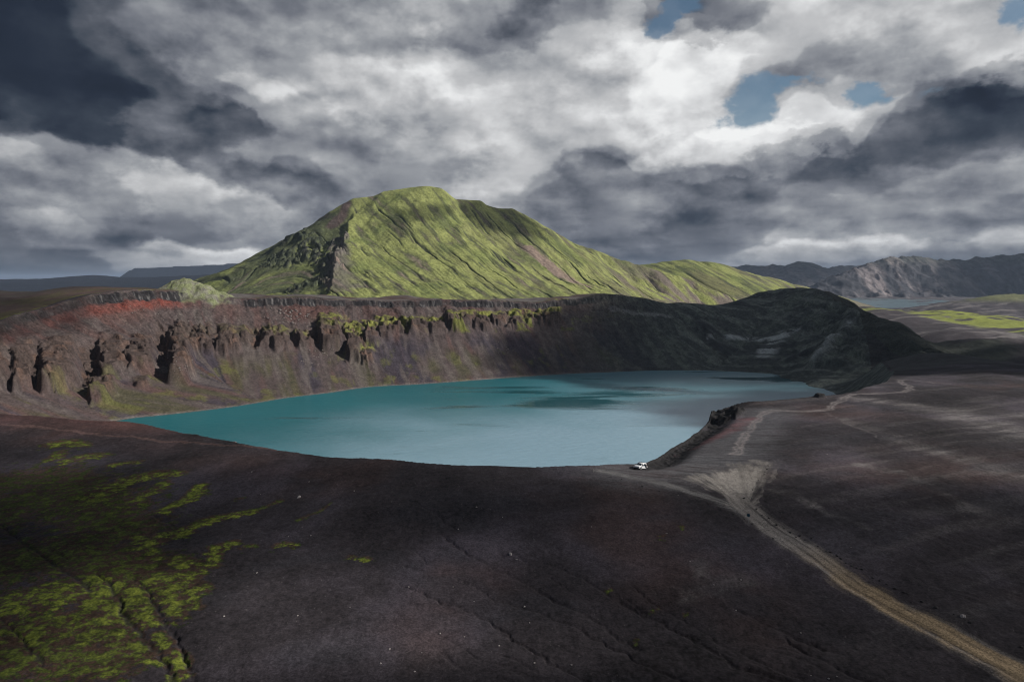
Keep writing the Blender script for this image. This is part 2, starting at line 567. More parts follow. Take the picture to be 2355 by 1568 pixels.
MAIN = sk([(440, 676, 1460), (500, 667, 1480), (545, 640, 1500), (600, 605, 1520), (650, 571, 1535), (675, 546, 1540), (700, 530, 1550), (750, 508, 1560), (785, 489, 1570),
           (798, 470, 1585), (815, 456, 1595), (850, 451, 1600), (880, 440, 1605), (930, 432, 1605), (970, 428, 1600), (998, 432, 1600), (1014, 444, 1600),
           (1030, 458, 1600), (1060, 460, 1598), (1100, 462, 1596), (1120, 472, 1594), (1150, 480, 1592), (1180, 480, 1590), (1210, 492, 1588),
           (1250, 522, 1582), (1300, 550, 1575), (1350, 570, 1568), (1400, 589, 1560), (1450, 603, 1550), (1500, 617, 1540), (1550, 634, 1530),
           (1600, 651, 1515), (1650, 669, 1500), (1700, 688, 1490)])
SPUR = sk([(815, 460, 1590), (812, 480, 1550), (802, 515, 1490), (796, 545, 1440), (784, 562, 1405), (776, 590, 1350), (768, 615, 1290), (764, 640, 1215), (762, 664, 1130)])
SPUR2 = sk([(970, 430, 1598), (940, 470, 1540), (900, 520, 1490)])
HILL2 = sk([(1450, 622, 1950), (1485, 607, 1950), (1530, 601, 1940), (1580, 597, 1930), (1620, 602, 1920), (1660, 612, 1900), (1700, 622, 1880), (1760, 636, 1850),
            (1830, 655, 1800), (1900, 676, 1740)])
def on_main(u, v):
    # where a line of sight meets the face of the green mountain
    a, b = ray(u, v)
    ys = np.arange(1700, 1100, -2.0)[::-1]
    h = ridge(a * ys, ys, MAIN, 0.74, 0.00050, 7.0)[0]
    k = np.nonzero(CAMZ + b * ys <= h)[0]
    y = ys[k[0]] if len(k) else 1500.0
    return (a * y, y)


FAR1 = sk([(1600, 625, 5200), (1670, 614, 5200), (1720, 611, 5200), (1775, 607, 5200), (1800, 613, 5100), (1828, 603, 5000), (1850, 607, 5000), (1880, 616, 5000), (1960, 611, 5200),
           (2050, 606, 5300), (2200, 600, 5600)])
FAR2 = sk([(1900, 672, 3500), (1945, 640, 3560), (1965, 618, 3650), (1990, 604, 3750), (2040, 592, 3850), (2100, 590, 3900), (2150, 597, 3950), (2200, 592, 4000), (2245, 588, 4000), (2265, 592, 4000),
           (2354, 580, 4000), (2500, 572, 4000), (2700, 560, 4000), (3000, 560, 3900)])
FAR2B = sk([(2030, 594, 3830), (2045, 620, 3700), (2060, 650, 3550), (2085, 680, 3350)])
FAR2C = sk([(2110, 592, 3900), (2150, 630, 3700), (2200, 665, 3500)])
LOWL = sk([(-500, 650, 5200), (-100, 648, 5200), (0, 642, 5200), (150, 640, 5200), (215, 632, 5200), (290, 637, 5200), (360, 637, 5000), (480, 631, 5000), (560, 640, 5000), (640, 648, 5000), (760, 655, 5000)])
TABLE = sk([(343, 634, 9000), (350, 622, 9000), (362, 617, 9000), (450, 613, 9000), (520, 610, 9000), (570, 607, 9000), (580, 613, 9000), (600, 628, 9000), (640, 640, 9000)])
KNOB = sk([(384, 666, 640), (394, 652, 642), (406, 643, 645), (420, 640, 645), (434, 642, 645), (446, 648, 645), (460, 650, 645), (470, 658, 645), (505, 670, 650)])
MOUND = sk([(2130, 800, 600), (2190, 792, 590), (2260, 780, 585), (2330, 779, 585), (2420, 785, 585), (2550, 800, 585)])
HILLR = sk([(1700, 690, 840), (1750, 672, 845), (1800, 664, 835), (1850, 662, 810), (1885, 667, 785), (1940, 699, 735), (2000, 722, 670), (2040, 741, 630), (2100, 770, 590), (2150, 799, 565), (2200, 818, 560)])
BACK = sk([(2150, 702, 1900), (2230, 694, 1900), (2290, 684, 1950), (2337, 676, 2000), (2400, 676, 2000), (2600, 690, 2000)])


def smax(a, b, k):
    h = np.clip(0.5 + 0.5 * (a - b) / k, 0, 1)
    return b + (a - b) * h + k * h * (1 - h)


# ------------------------------------------------------------------ strokes on the ground, traced on the photo and laid down in plan


def coarse_h(x, y):
    x = np.atleast_1d(np.asarray(x, float))
    y = np.atleast_1d(np.asarray(y, float))
    return base(x, y)


def ground_at(u, v, ymin=40.0, ymax=700.0):
    a, b = ray(u, v)
    ys = np.arange(ymin, ymax, 0.5)
    h = coarse_h(a * ys, ys)
    below = np.nonzero(CAMZ + b * ys <= h)[0]
    y = ys[below[0]] if len(below) else ymax
    return (a * y, y)


def z8(x, y):
    return (x * 0.4593 + 1412, y * 0.4593 + 847.5)


def z7(x, y):
    return (x * 0.3993, y * 0.3993 + 941.6)


def z5(x, y):
    return (x * 0.4 + 847.5, y * 0.4 + 1035.7)


def line(pts, conv=None):
    return [ground_at(*(conv(*p) if conv else p)) for p in pts]


def line_uv(x, y, pts):
    # signed distance to a line and distance along it
    best = np.full(x.shape, 1e9)
    sd = np.zeros(x.shape)
    arc = np.zeros(x.shape)
    L = 0.0
    for p, q in zip(pts, pts[1:]):
        d, t = seg_d(x, y, p, q)
        ln = math.hypot(q[0] - p[0], q[1] - p[1])
        sgn = np.sign((q[0] - p[0]) * (y - p[1]) - (q[1] - p[1]) * (x - p[0]))
        m = d < best
        best = np.where(m, d, best)
        sd = np.where(m, d * sgn, sd)
        arc = np.where(m, L + t * ln, arc)
        L += ln
    return sd, arc


def stroke(x, y, pts, w0, w1=None):
    """1 on the line, 0 at the given half width (metres)"""
    w1 = w0 if w1 is None else w1
    best = np.zeros(x.shape, F4)
    n = len(pts) - 1
    for i in range(n):
        d, t = seg_d(x, y, pts[i], pts[i + 1])
        w = w0 + (w1 - w0) * (i + t) / n
        best = np.maximum(best, 1 - d / w)
    return best


CRAGS = [[on_main(*p) for p in g] for g in (
    [(672, 552), (690, 548), (705, 560)], [(640, 590), (680, 580), (720, 590)], [(625, 606), (665, 608)], [(715, 565), (750, 570), (790, 560)], [(745, 600), (762, 606), (758, 640)], [(700, 660), (755, 656)])]
def on_hillr(u, v):
    a, b = ray(u, v)
    ys = np.arange(500.0, 860.0, 2.0)
    h = ridge(a * ys, ys, HILLR, 0.6, 0, 6.0)[0]
    k = np.nonzero(CAMZ + b * ys <= h)[0]
    y = ys[k[0]] if len(k) else 700.0
    return (a * y, y)


SPUR_A = [on_hillr(*p) for p in ((1850, 762), (1800, 780), (1780, 805), (1755, 840))]
SPUR_B = [on_hillr(*p) for p in ((1790, 785), (1740, 800), (1690, 820), (1630, 843))]
SPUR_C = [on_hillr(*p) for p in ((1960, 725), (1940, 760), (1905, 790), (1880, 830))]
GUL = [(line(g, z5), w) for g, w in (
    ([(430, 510), (500, 555), (560, 600), (660, 632), (770, 690), (870, 735), (960, 780), (1100, 860), (1200, 900), (1350, 990), (1460, 1060), (1560, 1110)], 0.75),
    ([(1090, 650), (1160, 690), (1230, 710), (1300, 760), (1370, 790), (1450, 850), (1530, 885), (1600, 930), (1690, 960), (1750, 1000), (1900, 1080), (2000, 1150), (2100, 1210), (2355, 1290), (2600, 1380)], 0.85),
    ([(1420, 810), (1500, 835), (1570, 890), (1610, 915)], 0.6),
    ([(1500, 740), (1600, 830), (1700, 900), (1800, 945), (1900, 1000), (2040, 1090), (2200, 1170), (2300, 1215), (2500, 1290)], 0.65),
    ([(170, 770), (300, 820), (400, 860), (540, 900), (630, 940), (760, 1010), (830, 1090), (900, 1120), (1010, 1190), (1150, 1270), (1220, 1310), (1350, 1400)], 0.7),
    ([(500, 740), (600, 780), (740, 850), (900, 890), (1060, 960), (1180, 1005), (1300, 1060), (1480, 1150), (1550, 1205), (1700, 1260), (1900, 1370)], 0.6),
    ([(230, 310), (370, 380), (430, 415), (490, 460)], 0.5),
    ([(250, 590), (310, 630), (330, 665)], 0.5),
    ([(830, 580), (880, 615), (940, 645)], 0.55),
    ([(1050, 720), (1120, 770), (1200, 820)], 0.5))]
GUL += [(line(g, z8), w) for g, w in (
    ([(840, 1310), (900, 1360), (1000, 1410), (1120, 1480), (1230, 1540), (1400, 1640)], 0.7),
    ([(600, 1170), (700, 1215), (740, 1250), (900, 1310), (1020, 1370), (1140, 1400)], 0.5))]
GUL += [(line(g, z7), w) for g, w in (
    ([(560, 960), (620, 1010), (700, 1140), (700, 1200), (780, 1270), (870, 1380), (960, 1480), (1000, 1600)], 0.9),
    ([(780, 990), (860, 1080), (920, 1200), (1000, 1330), (1060, 1440), (1130, 1600)], 0.8),
    ([(0, 640), (100, 730), (200, 800), (330, 900), (450, 990), (520, 1060)], 0.9),
    ([(0, 1200), (140, 1350), (250, 1500)], 0.8))]

MOSS = [(line(g, z7), a, b, k) for g, a, b, k in (
    ([(300, 205), (400, 190), (480, 205)], 3.0, 2.5, 1.0),
    ([(300, 280), (360, 240)], 2.5, 2.0, .9),
    ([(400, 290), (480, 265), (580, 255)], 3.2, 2.5, 1.0),
    ([(640, 315), (720, 305), (800, 295)], 1.6, 1.4, .9),
    ([(520, 520), (620, 450), (750, 400), (880, 370), (1030, 370)], 6.0, 2.2, 1.0),
    ([(760, 540), (860, 480), (940, 430)], 4.0, 2.6, .95),
    ([(945, 590), (1010, 550), (1080, 520), (1150, 450)], 2.2, 2.6, 1.15),
    ([(870, 770), (980, 730), (1100, 700), (1180, 660), (1260, 640), (1350, 620), (1450, 595)], 3.0, 1.6, 1.2),
    ([(1450, 595), (1540, 560), (1610, 535)], 1.2, 0.8, .8),
    ([(1220, 900), (1240, 820), (1340, 785)], 1.8, 1.5, 1.05),
    ([(1400, 805), (1450, 800)], 1.0, 1.0, .85),
    ([(1580, 800), (1640, 785), (1690, 800)], 1.2, 1.0, 1.05),
    ([(1740, 650), (1790, 630), (1850, 590), (1900, 555)], 0.8, 0.6, .8),
    ([(1350, 520), (1400, 510)], 1.0, 0.8, .8),
    ([(800, 740), (860, 820), (900, 870)], 2.5, 2.0, .95),
    ([(1000, 880), (1050, 890), (1110, 915)], 2.0, 2.0, 1.1),
    ([(880, 1000), (1000, 980), (1100, 960), (1200, 930)], 3.8, 1.2, 1.0),
    ([(950, 1060), (1060, 1040), (1170, 1050)], 4.0, 2.0, 1.05),
    ([(1110, 960), (1100, 1080), (1110, 1180)], 2.2, 1.2, 1.05),
    ([(980, 1100), (1040, 1180), (1020, 1230)], 2.2, 1.4, 1.05),
    ([(560, 1000), (640, 1060), (720, 1130), (860, 1250)], 3.5, 2.2, 1.25),
    ([(700, 1020), (800, 1110), (850, 1180)], 2.5, 1.6, 1.25),
    ([(60, 1160), (230, 1090), (400, 1070), (540, 1100), (650, 1180), (750, 1280)], 8.0, 2.0, 1.05),
    ([(150, 1300), (400, 1250), (600, 1330), (850, 1450)], 7.0, 2.5, .95),
    ([(910, 1320), (950, 1350), (985, 1390)], 1.2, 1.0, 1.15),
    ([(990, 1440), (1030, 1460), (1050, 1540)], 1.6, 1.4, 1.1),
    ([(840, 1430), (870, 1460)], 1.2, 1.0, 1.0),
    ([(560, 1500), (650, 1530)], 2.5, 2.5, .95),
    ([(0, 560), (250, 480), (520, 540), (680, 700)], 17.0, 10.0, .80),
    ([(0, 900), (300, 830), (550, 880), (760, 960)], 14.0, 8.0, .82),
    ([(0, 1450), (250, 1420), (600, 1500)], 10.0, 6.0, .85),
    ([(60, 420), (250, 380), (400, 400)], 12.0, 8.0, .74))]
for p in ((1370, 783), (1640, 893), (1830, 918), (1795, 432), (1675, 485), (1510, 1060)):
    g = ground_at(*z5(*p))
    MOSS.append(([g, (g[0] + 0.8, g[1] + 0.5)], 0.55, 0.4, 0.82))
for p in ((2030, 860), (2100, 875)):
    g = ground_at(*z7(*p))
    MOSS.append(([g, (g[0] + 0.8, g[1] - 0.3)], 0.8, 0.6, 1.0))

ROADC = line([(2300, 1680), (2030, 1525), (1900, 1455), (1750, 1370), (1600, 1290), (1400, 1175), (1200, 1062), (1050, 950), (930, 875), (830, 815), (760, 765), (690, 715), (635, 665), (610, 630)], z8)
FAN = [line(g, z8) for g in (
    [(635, 665), (590, 610), (520, 560), (430, 540)],
    [(610, 640), (600, 570), (560, 520)],
    [(620, 650), (640, 590), (690, 530), (740, 465)],
    [(610, 600), (650, 520), (660, 470)])]
FTH = ground_at(*z8(660, 700))
LEFTB = line([(690, 725), (560, 675), (400, 620), (250, 580), (120, 545), (20, 520), (-60, 505)], z8)
TRACK = line([(610, 420), (660, 330), (700, 275), (735, 232), (770, 216), (900, 215), (1000, 215), (1070, 208), (1100, 185), (1150, 155), (1200, 137), (1300, 132), (1400, 130),
              (1450, 128), (1482, 118), (1480, 100), (1455, 85), (1432, 72), (1428, 60), (1450, 57)], z8)
TRACK2 = line([(1060, 225), (1150, 275), (1250, 320), (1330, 355)], z8)
TRACK3 = line([(1450, 57), (1560, 68), (1680, 78)], z8)
DIRT = line([(760, 230), (690, 320), (600, 400), (450, 470), (280, 510), (100, 520)], z8)
REDS = line([(300, 400), (400, 375), (500, 345), (600, 300), (680, 250)], z8)
PALE = [(line(g, z8), a, b, k) for g, a, b, k in (
    ([(1230, 160), (1400, 180), (1700, 225), (1900, 280), (2100, 330)], 9, 22, .9),
    ([(1500, 190), (1800, 210), (2100, 230)], 10, 16, .55),
    ([(1150, 260), (1400, 360), (1700, 440), (2000, 560)], 5, 9, .45),
    ([(1230, 480), (1400, 510), (1600, 590), (1800, 700)], 3.5, 4, .6),
    ([(1500, 400), (1800, 470), (2100, 560)], 5, 9, .5),
    ([(1000, 680), (1130, 740), (1250, 790)], 1.6, 1.6, .8),
    ([(760, 600), (900, 620), (950, 650), (1000, 680)], 3.0, 1.5, .5),
    ([(350, 1130), (420, 1080), (440, 960)], 3.2, 3.0, .45),
    ([(520, 1060), (640, 1030)], 4.0, 3.5, .55))]
SMALLTRAIL = line([(0, 985), (120, 992), (300, 1006), (420, 1016), (600, 1030), (760, 1048), (900, 1066)])


BLK = zplane(1668, 942, -0.5)
BLK2 = zplane(1885, 912, 0.2)


def wall_t(u, v):
    # how far up the crater wall (0 shore, 1 rim) a place in the photo lies
    vs = np.interp(u, [0, 200, 270, 400, 560, 700, 850, 1000, 1150, 1300], [985, 975, 968, 952, 932, 910, 890, 882, 870, 860])
    vr_ = np.interp(u, [0, 100, 200, 270, 400, 560, 700, 850, 1000, 1150, 1300], [737, 712, 688, 668, 665, 683, 686, 688, 690, 690, 690])
    return float(np.clip((vs - v) / (vs - vr_), 0, 1))


ROCKS = [(u0, u1, wall_t((u0 + u1) / 2, vb), wall_t((u0 + u1) / 2, vt), h) for u0, u1, vt, vb, h in (
    (-90, 40, 735, 850, 12), (40, 95, 750, 856, 9), (104, 190, 752, 862, 13), (212, 268, 828, 905, 10), (240, 305, 748, 842, 12), (300, 368, 755, 836, 9), (312, 340, 842, 874, 5),
    (398, 446, 735, 868, 15), (440, 500, 742, 806, 9), (508, 560, 745, 812, 11), (556, 592, 748, 796, 6), (604, 634, 742, 800, 9), (634, 668, 748, 806, 9), (686, 722, 758, 800, 9),
    (738, 800, 718, 805, 13), (803, 836, 735, 830, 10), (836, 862, 790, 834, 6), (842, 868, 732, 792, 10), (874, 902, 722, 780, 10), (902, 930, 726, 764, 7), (938, 975, 722, 768, 8), (975, 1022, 726, 758, 6),
    (1032, 1060, 708, 760, 9), (1060, 1090, 710, 750, 8), (1098, 1130, 708, 756, 9), (1130, 1160, 706, 745, 6), (1168, 1205, 704, 750, 8), (1212, 1246, 704, 742, 7), (1252, 1290, 702, 738, 6))]
ALCOVES = [(u0, u1, wall_t((u0 + u1) / 2, vb), wall_t((u0 + u1) / 2, vt), h) for u0, u1, vt, vb, h in (
    (60, 100, 770, 850, 5), (192, 236, 768, 860, 10), (368, 402, 738, 822, 9), (496, 510, 750, 800, 5), (590, 606, 742, 800, 6), (722, 740, 756, 800, 5), (925, 940, 728, 768, 4))]
LID = ([-300, 0, 140, 235, 262, 430, 452, 560, 574, 760, 778, 1300, 1450, 1600], [.3, .35, .4, .55, 1, 1, .15, .2, 1, 1, .75, 1, .5, 0])


def terrain(x, y):
    """height and ground masks at plan positions"""
    n = x.shape
    d0 = np.hypot(x, y)
    z = base(x, y)
    nearf = 1 - ss(900, 1500, d0)
    # broad and middling relief
    z = z + fbm(x / 90, y / 90, 3, 0.5, 3) * (1.2 + 3.0 * ss(420, 900, d0))
    fg = (d0 < 620)
    if fg.any():
        X, Y = x[fg], y[fg]
        zz = fbm((X + 0.9 * Y) / 26, (Y - 0.5 * X) / 9, 3, 0.5, 11) * 0.22
        zz = zz + fbm(X / 3.1, Y / 3.1, 3, 0.55, 17) * 0.07
        z[fg] += zz
    # ----- crater
    dr, ds, ar = CF(x, y)
    inr = (np.abs(x) < 610) & (y > -50) & (y < 1040)
    dr = np.where(inr, dr, -400.0)
    ds = np.where(inr, ds, -700.0)
    wall = np.zeros(n, F4)
    tt = np.zeros(n, F4)
    basalt = np.zeros(n, F4)
    outc = np.zeros(n, F4)
    shf = np.zeros(n, F4)
    m = (dr > -14)
    if m.any():
        X, Y = x[m], y[m]
        DR, DS, AR = dr[m], ds[m], ar[m]
        left = 1 - ss(60, 200, X - (Y - 640) * 0.2)          # rocky part of the ring
        far = ss(330, 420, Y + 0.25 * np.abs(X))
        # push the rim in and out
        w = fbm(X / 42, Y / 42, 4, 0.55, 21) * 9.0 * far + fbm(X / 9, Y / 9, 3, 0.55, 25) * (1.6 * far + 0.6)
        cl = pn(AR / 4.2, AR * 0 + 0.5, 31) * 0.9 + pn(AR / 1.9, AR * 0 + 3.5, 32) * 0.5
        DRw = DR - far * (2.0 + w * left * 0.55) + (1 - far) * (w * 0.6)
        DO = np.maximum(-DS, 0)
        t = np.clip(DO / (DO + np.maximum(DRw, 0) + 1e-3), 0, 1)
        ARw = AR + fbm(X / 18, Y / 18, 2, 0.5, 46) * 5
        bite = fbm(ARw / 25, t * 5.2, 5, 0.60, 45)
        uq = 1177 + 1545 * X / np.maximum(Y, 50)
        band = np.exp(-((t - 0.5) / 0.25) ** 2)
        lidk = np.interp(uq, *LID) * (0.45 + 0.55 * ss(-0.35, 0.1, fbm(AR / 22, AR * 0 + 2, 3, 0.6, 53)))
        ps = np.interp(t, [0, .02, .05, .25, .55, .80, .935, 1.0], [0, .002, .03, .185, .48, .745, .915, 1.0])
        pl = np.interp(t + 0.006 * bite, [0, .02, .05, .25, .55, .80, .935, .95, .968, 1.0], [0, .002, .03, .185, .48, .735, .890, .905, .975, 1.0])
        p1 = ps * (1 - lidk) + pl * lidk
        # masses of lava that stand out of the scree: steep foot, shelving back into the slope
        rock = np.zeros(X.shape, F4)
        rk_h = np.zeros(X.shape, F4)
        shelf = np.zeros(X.shape, F4)
        uu = uq + 13 * pn(ARw / 13, t * 7, 43) + 6 * pn(ARw / 5, t * 18, 44)
        tr_ = t + 0.035 * pn(ARw / 12, t * 6, 47) + 0.016 * pn(ARw / 4.5, t * 16, 49)
        for u0_, u1_, t0_, t1_, h_ in ROCKS:
            h_ = h_ * (0.7 + 0.5 * math.sin(u0_ * 1.7) ** 2)
            bb = (uu > u0_ - 20) & (uu < u1_ + 30) & (tr_ > t0_ - 0.06) & (tr_ < t1_ + 0.06)
            if bb.any():
                q, tq = uu[bb], tr_[bb]
                eu = ss(u0_ - 5, u0_ + 5, q) * (1 - ss(u1_ - 0.35 * (u1_ - u0_), u1_ + 12, q))
                foot = ss(t0_ - 0.02, t0_ + 0.035, tq)
                sh_ = np.clip((t1_ - tq) / (t1_ - t0_), 0, 1)
                hh_ = h_ * eu * foot * sh_ ** 0.8
                rk_h[bb] = np.maximum(rk_h[bb], hh_)
                rock[bb] = np.maximum(rock[bb], eu * foot * ss(0.0, 0.25, sh_))
                shelf[bb] = np.maximum(shelf[bb], eu * foot * ss(0.0, 0.1, sh_) * (1 - ss(0.35, 0.6, sh_)))
        for u0_, u1_, t0_, t1_, h_ in ALCOVES:
            bb = (uu > u0_ - 12) & (uu < u1_ + 12) & (tr_ > t0_ - 0.05) & (tr_ < t1_ + 0.05)
            if bb.any():
                q, tq = uu[bb], tr_[bb]
                e_ = ss(u0_ - 8, u0_ + 8, q) * (1 - ss(u1_ - 5, u1_ + 5, q)) * ss(t0_ - .02, t0_ + .06, tq) * (1 - ss(t1_ - .06, t1_ + .02, tq))
                rk_h[bb] -= h_ * (0.45 + 0.5 * math.sin(u0_) ** 2) * e_
                rock[bb] = np.maximum(rock[bb], e_)
        px2 = [0, .03, .08, .5, .8, 1.0]
        pz2 = [0, .004, .05, .47, .80, 1.0]
        p2 = np.interp(np.clip(t + 0.03 * bite * band, 0, 1), px2, pz2)
        # near side: rock ledge then a steep drop to the water
        p3 = np.interp(t, [0, .1, .85, .97, 1.0], [0, .05, .80, .93, 1.0])
        pr = p1 * left + p2 * (1 - left)
        pr = pr * far + p3 * (1 - far)
        top = z[m]
        zi = ZW + (top - ZW) * pr
        rough = rock * left * far
        zi = zi + rk_h * left * far
        shelf = shelf * left * far
        zi = zi + (ridged(ARw / 13, t * 9.0, 4, 0.55, 61) - 0.5) * (4.2 * rough) + fbm(ARw / 5, t * 24, 3, 0.6, 63) * 1.3 * rough
        groove = ridged(AR / 24 + 0.3 * pn(X / 30, Y / 30, 8), t * 1.5, 4, 0.55, 71) - 0.6
        zi = zi + groove * 5.5 * (1 - left) * far * (1 - ss(215, 260, X)) * np.sin(np.pi * np.clip(t, 0, 1)) ** 0.7
        zi = zi + fbm(ARw / 9, t * 9, 4, 0.6, 77) * 0.9 * ss(0.45, 0.75, t) * left * far
        zi = zi + fbm(AR / 10, t * 2.2, 3, 0.5, 75) * 0.9 * np.sin(np.pi * np.clip(t, 0, 1)) * far
        # ledges of lava in the rock
        lh = 5.0
        zq = (zi + fbm(X / 30, Y / 30, 2, 0.5, 79) * 4) / lh
        fr = zq - np.floor(zq)
        zi = zi + (ss(0.15, 0.75, fr) - fr) * lh * 0.75 * np.clip(rough * 1.4, 0, 1)
        # columns of the basalt lid
        lid = ss(.925, .945, t) * (1 - ss(.975, .99, t)) * left * far * lidk
        zi = zi + cl * lid * 1.2 + lid * fbm(X / 2.2, Y / 2.2, 2, 0.5, 81) * 0.8
        # dark rocky shoulder above the water on the near right
        led = (1 - far) * ss(24, 52, X) * (1 - ss(84, 100, X)) * ss(-11, -2, DR)
        zi2 = top - led * (2.8 + 1.0 * (ridged(X / 4, Y / 4, 4, 0.6, 85) - 0.4))
        inside = ss(-0.6, 0.6, DRw)
        zo = np.where(led > 0, zi2, top)
        zn = zo * (1 - inside) + (zi - led * 1.2) * inside
        lake = ss(0, 12, DS)
        zn = np.where(DS > 0, ZW - 0.05 - 6 * lake, zn)
        z[m] = zn
        wall[m] = inside
        tt[m] = t
        basalt[m] = lid
        shf[m] = shelf
        outc[m] = np.maximum(rough, led * ridged(X / 6, Y / 6, 3, 0.6, 86) * 1.5)
    # the hill on the right of the ring, sloping to the lake and to the plain
    rh = np.zeros(n, F4)
    r = (x > 100) & (x < 620) & (y > 380) & (y < 1050)
    if r.any():
        X, Y = x[r], y[r]
        wX = X + fbm(X / 60, Y / 60, 3, 0.5, 401) * 9
        wY = Y + fbm(X / 60, Y / 60, 3, 0.5, 405) * 9
        h, a = ridge(wX, wY, HILLR, 0.60, 0.0, 6.0)
        q = (X - Y * 0.35)
        gv = ridged((X * 0.8 + Y * 0.6) / 34, (Y * 0.8 - X * 0.6) / 110, 4, 0.55, 409)
        h = h - ss(0.5, 1.0, gv) * 7.0 * (1 - ss(20, 34, h)) + fbm(X / 9, Y / 9, 3, 0.5, 413) * 0.8
        sp = np.maximum.reduce([stroke(X, Y, SPUR_A, 16, 18), stroke(X, Y, SPUR_B, 14, 8), stroke(X, Y, SPUR_C, 14, 14)])
        h = h + ss(0, 1, sp) * 7
        bz = z[r]
        zz = smax(h, bz, 3.0)
        okk = (ds[r] < 0)
        z[r] = np.where(okk, zz, bz)
        rh[r] = ss(-1.5, 1.5, h - bz) * okk
    wall = np.maximum(wall, rh)
    tt = np.where(rh > 0.3, np.maximum(tt, 0.3), tt)
    # a block of lava standing on the near rim
    bx, by = BLK[0], BLK[1]
    bd = np.hypot((x - bx) / 7.0, (y - by) / 8.0) + fbm(x / 4, y / 4, 3, 0.5, 91) * 0.22
    blk = 1 - ss(0.75, 1.0, bd)
    z = z + blk * (1.9 + 0.9 * fbm(x / 3.5, y / 3.5, 3, 0.5, 93))
    outc = np.maximum(outc, blk)
    bd2 = np.hypot((x - BLK2[0]) / 2.4, (y - BLK2[1]) / 3.0) + fbm(x / 2, y / 2, 2, 0.5, 95) * 0.25
    blk2 = 1 - ss(0.7, 1.0, bd2)
    z = z + blk2 * 1.3
    outc = np.maximum(outc, blk2)
    # ----- gullies cut in the foreground
    gul = np.zeros(n, F4)
    f = (d0 < 240) & (y > 30) & (np.abs(x) < 200)
    if f.any():
        X, Y = x[f], y[f]
        wx = X + fbm(X / 2.6, Y / 2.6, 3, 0.5, 101) * 0.55
        wy = Y + fbm(X / 2.6, Y / 2.6, 3, 0.5, 105) * 0.55
        g = np.zeros(X.shape, F4)
        gd = np.zeros(X.shape, F4)
        for pts, wd in GUL:
            xs = [p[0] for p in pts]
            ys = [p[1] for p in pts]
            b = (wx > min(xs) - 4) & (wx < max(xs) + 4) & (wy > min(ys) - 4) & (wy < max(ys) + 4)
            if b.any():
                best = np.full(int(b.sum()), 9.0)
                for i in range(len(pts) - 1):
                    d, t = seg_d(wx[b], wy[b], pts[i], pts[i + 1])
                    e = min(1.0, (i + 1) / 2.5)
                    best = np.minimum(best, d / e)
                g[b] = np.maximum(g[b], (1 - ss(0.0, wd * 0.8, best)) * wd)
                gd[b] = np.maximum(gd[b], (1 - ss(0.0, wd * 3.5, best)) * wd)
        brk = 0.55 + 0.55 * fbm(X / 9, Y / 9, 2, 0.5, 109)
        # rills that follow the fall of the slope
        rill = ridged((X * 0.62 + Y * 0.78) / 5.5 + 0.25 * fbm(X / 12, Y / 12, 2, 0.5, 111), (Y * 0.62 - X * 0.78) / 60, 3, 0.55, 115)
        rm = ss(0.72, 0.95, rill) * (1 - ss(150, 185, Y)) * ss(-0.2, 0.4, pn(X / 35, Y / 35, 119))
        z[f] -= (g * 0.50 + gd * 0.30) * np.clip(brk, 0.45, 1.2) + rm * 0.16
        gul[f] = np.clip(g * 1.2 + rm * 0.25, 0, 1)
    # ----- mountains
    mtn = np.zeros(n, F4)
    garc = np.zeros(n, F4)
    r = (y > 950) & (y < 2700) & (x > -1100) & (x < 900)
    if r.any():
        X, Y = x[r], y[r]
        wX = X + fbm(X / 120, Y / 120, 3, 0.5, 121) * 14
        wY = Y + fbm(X / 120, Y / 120, 3, 0.5, 125) * 14 * 0.6
        h1, a1 = ridge(wX, wY, MAIN, 0.74, 0.00050, 7.0)
        sxx = np.interp(Y, [p[1] for p in SPUR[::-1]], [p[0] for p in SPUR[::-1]])
        ks = 0.92 - 0.40 * ss(-8, 8, wX - sxx)
        h2, a2 = ridge(wX, wY, SPUR, ks, 0.0003, 3.0)
        h3, a3 = ridge(wX, wY, SPUR2, 0.75, 0.0004, 30.0)
        h3 = h3 - 18
        h = smax(smax(h1, h2, 6.0), h3, 16.0)
        bz = z[r]
        hm = ss(bz, bz + 12, h) * ss(0, 26, np.maximum(h1, h2) * 0 + (h.max() + 0 * h) * 0 + np.sqrt((wY - 1600) ** 2 + 1) * 0.9)
        low = 1 - ss(0, 210, h - bz)
        # runnels: fall lines bend to the right on the broad face, straight down left of the spur
        k = np.where(X > -560, 0.62, -0.45)
        k = 0.62 * ss(-640, -380, X) - 0.55 * (1 - ss(-640, -380, X))
        A = X + k * (Y - 1600) + 14 * fbm(X / 170, Y / 170, 2, 0.5, 131)
        gl = ridged(A / 40, Y / 700, 3, 0.5, 135)
        gs = ridged(A / 13, Y / 300, 3, 0.5, 139)
        gt = pn(A / 6.2, Y / 60, 143)
        gm = ss(-0.5, 0.3, fbm(X / 130, Y / 130, 2, 0.5, 145))
        gfar = (Y < 1640)
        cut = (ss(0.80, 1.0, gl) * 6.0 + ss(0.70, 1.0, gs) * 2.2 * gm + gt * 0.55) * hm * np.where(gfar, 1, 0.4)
        dcrest = np.sqrt(np.maximum(np.abs(h1 - h), 0)) * 0 + np.abs(Y - 1590)
        cut = cut * ss(8, 120, dcrest + 1.2 * np.abs(fbm(X / 40, Y / 40, 2, 0.5, 147)) * 30)
        rk = ridged(X / 28, Y / 28, 4, 0.6, 151)
        crag = ss(-560, -600, X) * ss(150, 60, np.abs(h - 130)) * ss(0.62, 0.85, rk)
        cz = np.zeros(X.shape, F4)
        for pts in CRAGS:
            cz = np.maximum(cz, stroke(X + fbm(X / 20, Y / 20, 3, 0.5, 153) * 12, Y, pts, 30, 26))
        crag = ss(0.0, 0.5, cz) * ss(0.50, 0.72, rk)
